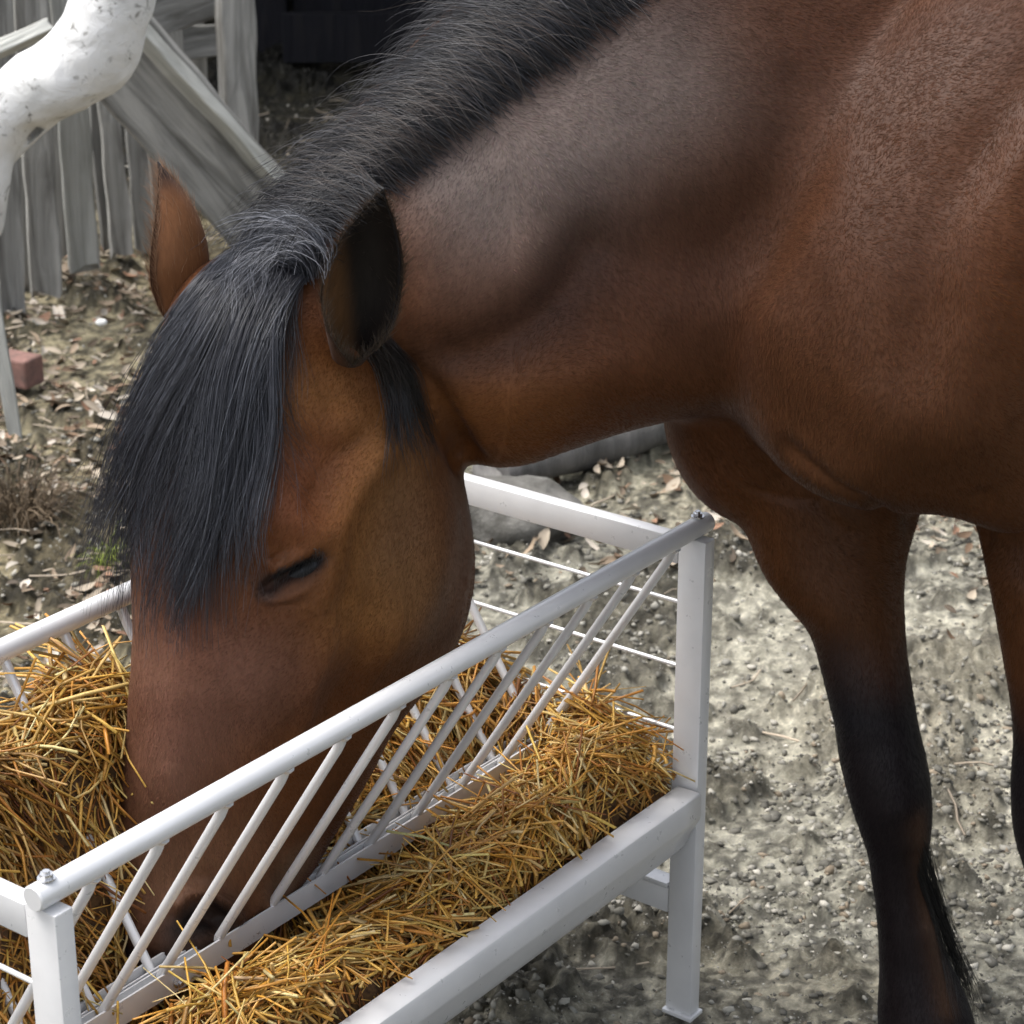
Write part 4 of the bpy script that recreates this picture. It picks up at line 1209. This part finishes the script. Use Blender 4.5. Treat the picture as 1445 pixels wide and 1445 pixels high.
# feather down the back of the cannon
gg_ = [[(1306, 1190), (1325, 1260), (1350, 1340), (1372, 1430)], [(1300, 1230), (1325, 1300), (1348, 1370), (1368, 1450)], [(1312, 1250), (1338, 1320), (1366, 1390), (1384, 1460)]]
n = 330; hc6 = strands(gg_, n, 12, (0.001, 0.006), 16, clump=40, jit=4, endjit=12, curl=4, D0=2.5, lenvar=0.7)
wv = r.uniform(0.0002, 0.00035, n)
hair_mesh('feather', hc6, wv, wv * 0.3, M_hair, haircol(n, r, (0.010, 0.010, 0.011), (0.05, 0.04, 0.03), 0.08), horse, 6)
# tail, out of view
tl = []
for i in range(500):
    q = r.normal(0, 1, 3)
    p0 = HP(-1.50, 0, 1.12) + 0.015 * q; t = np.linspace(0, 1, 10)[:, None]
    tl.append(p0 + (-hf) * (0.14 * np.sin(t * 1.6)) - Z1 * (0.85 * t ** 1.3) + q * 0.05 * t)
tl = np.array(tl); wv = np.full(500, 0.0012)
hair_mesh('tail', tl, wv, wv * 0.4, M_hair, haircol(500, r, (0.012, 0.012, 0.015), (0.05, 0.05, 0.05), 0.05), horse, 7)

# soft hair along the rims and inside of both ears
er = []; ec = []
for (EV, EF, k), bc in ((e1, (0.045, 0.03, 0.018)), (e2, (0.20, 0.11, 0.06))):
    EV = EV[:k]
    ctr = EV.reshape(23, 19, 3)
    for i in range(1900):
        t_ = r.random() ** 1.2 * 0.95; ti = int(t_ * 22); jj = r.choice([0, 0, 1, 17, 18, 18, r.integers(0, 19)])
        p_ = ctr[ti, jj] + (ctr[min(ti + 1, 22), jj] - ctr[ti, jj]) * r.random()
        mid_ = ctr[ti].mean(0); up_ = nrm(ctr[min(ti + 2, 22), 9] - ctr[max(ti - 1, 0), 9])
        out_ = nrm(p_ - mid_); inn = -out_ if r.random() < 0.5 and jj not in (9,) else out_ * 0.6
        L_ = r.uniform(0.005, 0.018)
        dd = nrm(up_ * 0.9 + inn * r.uniform(.2, .9) + r.normal(0, .25, 3))
        tt_ = np.linspace(0, 1, 5)[:, None]
        er.append(p_ + dd * L_ * tt_ + up_ * L_ * 0.3 * tt_ ** 2); ec.append(np.asarray(bc) * r.uniform(.6, 1.5))
er = np.array(er); wv = np.full(len(er), 0.00018)
hair_mesh('ear_hair', er, wv, wv * 0.3, M_hair, np.array(ec), horse, 17)
# ---- short coat: fine flat hairs lying on the skin
FUR = 430000
F0a = np.array([f if len(f) == 4 else (f + (f[-1],))[:4] for f in F0], int)
cen = V[F0a].mean(1); fn = nrm(np.cross(V[F0a[:, 2]] - V[F0a[:, 0]], V[F0a[:, 3]] - V[F0a[:, 1]] + 1e-9))
ar = 0.5 * np.linalg.norm(np.cross(V[F0a[:, 2]] - V[F0a[:, 0]], V[F0a[:, 3]] - V[F0a[:, 1]]), axis=1)
cx_, cy_, _ = proj(cen)
inv = (cx_ > -150) & (cx_ < 1650) & (cy_ > -150) & (cy_ < 1600)
toc = nrm(CAM - cen); fac = (fn * toc).sum(1)
wgt = ar * np.where(inv & (fac > -0.35), 1.0, 0.03)
eyed = np.linalg.norm(cen - hit(415, 806, bv_body), axis=1) < 0.024
wgt[eyed] *= 0.0
pk = r.choice(len(F0a), FUR, p=wgt / wgt.sum())
uv = r.random((FUR, 2))
q = F0a[pk]
root = (V[q[:, 0]] * ((1 - uv[:, 0]) * (1 - uv[:, 1]))[:, None] + V[q[:, 1]] * (uv[:, 0] * (1 - uv[:, 1]))[:, None] + V[q[:, 2]] * (uv[:, 0] * uv[:, 1])[:, None] + V[q[:, 3]] * ((1 - uv[:, 0]) * uv[:, 1])[:, None])
nn = nrm(N[q].mean(1))
isleg = sstep(-root[:, 2], -0.75, -0.6)[:, None]
tcoord = np.clip((root - hc[0]) @ ha / 0.68, -0.3, 1)
headm = (((root[:, 0] < 0.0) & (np.linalg.norm(root - (hc[0] + np.outer(np.clip((root - hc[0]) @ ha, 0, .7), ha)), axis=1) < 0.26)).astype(float))[:, None]
flow = (1 - headm) * (-hf * 0.9 - Z1 * 0.55) + headm * (ha * 1.0 + 0.3 * hd) 
flow = flow * (1 - isleg) - Z1 * isleg
flow = flow + 0.55 * np.column_stack([vnoise(root * 5, 81), vnoise(root * 5, 82), vnoise(root * 5, 83)]) + r.normal(0, 0.16, (FUR, 3))
fl = nrm(flow - nn * (flow * nn).sum(1)[:, None])
sdv = np.cross(nn, fl)
Lh = r.uniform(0.004, 0.0085, FUR) * (1 - 0.25 * headm[:, 0])
wh = r.uniform(0.00016, 0.0003, FUR)
lift = r.uniform(0.10, 0.26, FUR)
p0 = root - nn * 0.0003; p1 = root + fl * (Lh * 0.5)[:, None] + nn * (Lh * 0.5 * lift)[:, None]; p2 = root + fl * Lh[:, None] + nn * (Lh * lift * 0.7)[:, None]
FV = np.stack([p0 - sdv * wh[:, None], p0 + sdv * wh[:, None], p1 + sdv * wh[:, None], p1 - sdv * wh[:, None], p2], 1).reshape(-1, 3)
bi = np.arange(FUR)[:, None] * 5
FF = np.concatenate([bi + [0, 1, 2], bi + [0, 2, 3], bi + [3, 2, 4]])
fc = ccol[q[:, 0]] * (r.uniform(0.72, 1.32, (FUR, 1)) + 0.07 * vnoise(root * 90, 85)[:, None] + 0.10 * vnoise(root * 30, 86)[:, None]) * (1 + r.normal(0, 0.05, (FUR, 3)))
M_fur, nt, b = new_mat('coat_hair', base, 0.55, 0, 0.07)
nt.links.new(attr(nt, 'tone'), b.inputs['Base Color'])
b.inputs['Sheen Weight'].default_value = 0.03; b.inputs['Sheen Tint'].default_value = (0.8, 0.78, 0.85, 1)
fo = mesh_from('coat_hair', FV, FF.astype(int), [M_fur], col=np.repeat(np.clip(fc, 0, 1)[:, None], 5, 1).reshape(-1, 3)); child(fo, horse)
# ------------------------------------------------------------------ litter, twigs, grit on the ground
def scatter_mesh(name, mat, gen, n, seed, label, cat):
    r = np.random.default_rng(seed)
    V, F, col = gen(n, r)
    o = mesh_from(name, V, F, [mat], smooth=False, col=col)
    tag(o, label, cat, kind='stuff'); return o
def gmask(x, y):
    p = np.column_stack([x, y])
    return 1 - sstep(x + 0.25 * vnoise(p * 1.3, 3) - 0.25 * (y - 3.6), -0.75, -0.25)
def place(n, r, want):
    xs_, ys_ = [], []
    while sum(map(len, xs_)) < n:
        y = r.uniform(2.3, 8.5, n * 4) ; x = r.uniform(-0.40, 0.30, n * 4) * (y + 0.3)
        k = r.random(n * 4) < want(x, y); xs_.append(x[k]); ys_.append(y[k])
    return np.concatenate(xs_)[:n], np.concatenate(ys_)[:n]
def leaves(n, r):
    x, y = place(n, r, lambda x, y: np.clip(gmask(x, y) * (0.15 + sstep(vnoise(np.column_stack([x, y]) * 3.0, 91), -0.3, 0.5)) + 0.5 * np.exp(-((y - 4.55) / .35) ** 2) * (x > -.1), 0, 1) * (y < 7))
    z = ground_h(np.column_stack([x, y])) + r.uniform(0.002, 0.016, n)
    a = r.uniform(0, 6.28, n); L = r.uniform(0.010, 0.034, n); W = L * r.uniform(0.18, 0.42, n)
    d = np.column_stack([np.cos(a), np.sin(a), r.normal(0, .35, n)]); d = nrm(d)
    s = nrm(np.column_stack([-np.sin(a), np.cos(a), r.normal(0, .5, n)])); u = np.cross(d, s)
    c = np.column_stack([x, y, z]); cur = r.uniform(-0.2, 0.5, n) * L
    V = []
    for t, w_ in ((-1, 0.02), (-.5, .8), (0.1, 1), (.6, .7), (1, .03)):
        m = c + d * (L * t * .5 * 1.6)[:, None] + u * (cur * t * t)[:, None]
        V += [m - s * (W * w_)[:, None] + u * (W * w_ * .5)[:, None], m, m + s * (W * w_)[:, None] + u * (W * w_ * .5)[:, None]]
    V = np.stack(V, 1).reshape(-1, 3)
    f = [[i * 3 + j, i * 3 + j + 1, i * 3 + j + 4, i * 3 + j + 3] for i in range(4) for j in range(2)]
    F = ((np.arange(n) * 15)[:, None, None] + np.array(f)[None]).reshape(-1, 4)
    pal_ = np.array([[0.30, 0.23, 0.16], [0.45, 0.38, 0.29], [0.20, 0.13, 0.08], [0.56, 0.50, 0.42], [0.33, 0.19, 0.12], [0.12, 0.09, 0.06]])
    col = 0.8 * pal_[r.choice(6, n, p=[.25, .25, .15, .15, .1, .1])] * r.uniform(.6, 1.2, (n, 1))
    return V, F, np.repeat(col[:, None], 15, 1).reshape(-1, 3)
M_leaf, nt, b = new_mat('dead_leaf', (0.3, 0.2, 0.1), 0.7, 0, 0.3)
nt.links.new(attr(nt, 'tone'), b.inputs['Base Color'])
scatter_mesh('leaf_litter', M_leaf, leaves, 5200, 101, 'dry curled leaves and bark scraps strewn over the soil left of the horse', 'leaf litter')
def grit_gen(n, r):
    x, y = place(n, r, lambda x, y: np.clip(0.25 + 0.9 * sstep(vnoise(np.column_stack([x, y]) * 5.0, 94), -0.1, 0.5), 0, 1) * np.clip(3.6 / y, 0, 1) ** 2)
    z = ground_h(np.column_stack([x, y]))
    bm = bmesh.new(); bmesh.ops.create_icosphere(bm, subdivisions=1, radius=1); iv = np.array([v.co[:] for v in bm.verts]); fi = np.array([[v.index for v in f.verts] for f in bm.faces]); bm.free()
    R_ = 0.0018 + 0.0075 * r.random(n) ** 3.5
    sc = r.uniform(0.6, 1.3, (n, 1, 3)) * R_[:, None, None]; sc[:, :, 2] *= .75
    ang = r.uniform(0, 6.28, n); ca, sa = np.cos(ang), np.sin(ang)
    W = iv[None] * sc * r.uniform(0.45, 1.45, (n, len(iv), 1))
    X = W[..., 0] * ca[:, None] - W[..., 1] * sa[:, None]; Y = W[..., 0] * sa[:, None] + W[..., 1] * ca[:, None]
    V = np.stack([X + x[:, None], Y + y[:, None], W[..., 2] + (z + R_ * .1)[:, None]], -1).reshape(-1, 3)
    F = ((np.arange(n) * len(iv))[:, None, None] + fi[None]).reshape(-1, 3)
    pal_ = np.array([[0.10, 0.095, 0.08], [0.18, 0.172, 0.145], [0.27, 0.26, 0.225], [0.38, 0.36, 0.31], [0.22, 0.18, 0.13]])
    col = pal_[r.choice(5, n, p=[.3, .32, .2, .1, .08])] * r.uniform(.75, 1.2, (n, 1))
    return V, F, np.repeat(col[:, None], len(iv), 1).reshape(-1, 3)
M_grit, nt, b = new_mat('grit', (0.3, 0.3, 0.3), 0.8, 0, 0.3)
nt.links.new(attr(nt, 'tone'), b.inputs['Base Color'])
scatter_mesh('grit', M_grit, grit_gen, 42000, 103, 'small clods and grit lying all over the trampled mud', 'grit')
def twigs(n, r):
    x, y = place(n, r, lambda x, y: np.clip(gmask(x, y) + 0.12, 0, 1))
    z = ground_h(np.column_stack([x, y])) + 0.008
    a = r.uniform(0, 6.28, n); L = r.uniform(0.03, 0.16, n); R_ = r.uniform(0.0012, 0.0035, n)
    V = []; 
    for t in (-.5, -.15, .2, .5):
        m = np.column_stack([x + np.cos(a) * L * t + r.normal(0, .004, n), y + np.sin(a) * L * t, z + r.normal(0, .003, n)])
        s = np.column_stack([-np.sin(a), np.cos(a), 0 * a]); 
        V += [m + s * R_[:, None], m + Z1 * R_[:, None], m - s * R_[:, None]]
    V = np.stack(V, 1).reshape(-1, 3)
    f = [[i * 3 + j, i * 3 + (j + 1) % 3, i * 3 + 3 + (j + 1) % 3, i * 3 + 3 + j] for i in range(3) for j in range(3)]
    F = ((np.arange(n) * 12)[:, None, None] + np.array(f)[None]).reshape(-1, 4)
    col = np.array([0.30, 0.25, 0.19]) * r.uniform(.5, 1.7, (n, 1))
    return V, F, np.repeat(col[:, None], 12, 1).reshape(-1, 3)
scatter_mesh('twigs', M_leaf, twigs, 900, 105, 'thin dry twigs scattered on the soil and mud', 'twigs')
# clump of dead roots at the left edge
def tuft(px, py, n, sp, hgt, seed, colr, label, name):
    r = np.random.default_rng(seed); c = PH(px, py, 0.0)
    K = 8; t = np.linspace(0, 1, K)[None, :, None]
    a = r.uniform(0, 6.28, n); R0 = sp * np.sqrt(r.random(n)); p0 = np.column_stack([c[0] + R0 * np.cos(a), c[1] + R0 * np.sin(a), np.zeros(n)])
    p0[:, 2] = ground_h(p0[:, :2])
    d = np.column_stack([np.cos(a), np.sin(a), 0 * a]) * r.uniform(.2, 1.1, (n, 1)) + r.normal(0, .3, (n, 3))
    cv_ = p0[:, None] + d[:, None] * hgt * t ** 1.4 + Z1 * (hgt * r.uniform(.4, 1, (n, 1, 1)) * np.sin(t * 2.2)) + r.normal(0, .003, (n, K, 3))
    root = empty(name, tuple(c)); tag(root, label, 'dead plant')
    w_ = r.uniform(0.0007, 0.002, n)
    hair_mesh('stems', cv_, w_, w_ * .4, M_leaf, np.array(colr) * r.uniform(.5, 1.5, (n, 1)), root, seed)
tuft(25, 735, 260, 0.07, 0.09, 7, (0.13, 0.095, 0.06), 'tangled dead brown root clump on the litter at the left edge', 'dead_root_clump')
tuft(148, 800, 60, 0.015, 0.05, 9, (0.22, 0.27, 0.05), 'tiny yellow green sprout behind the forelock tips', 'green_sprout')
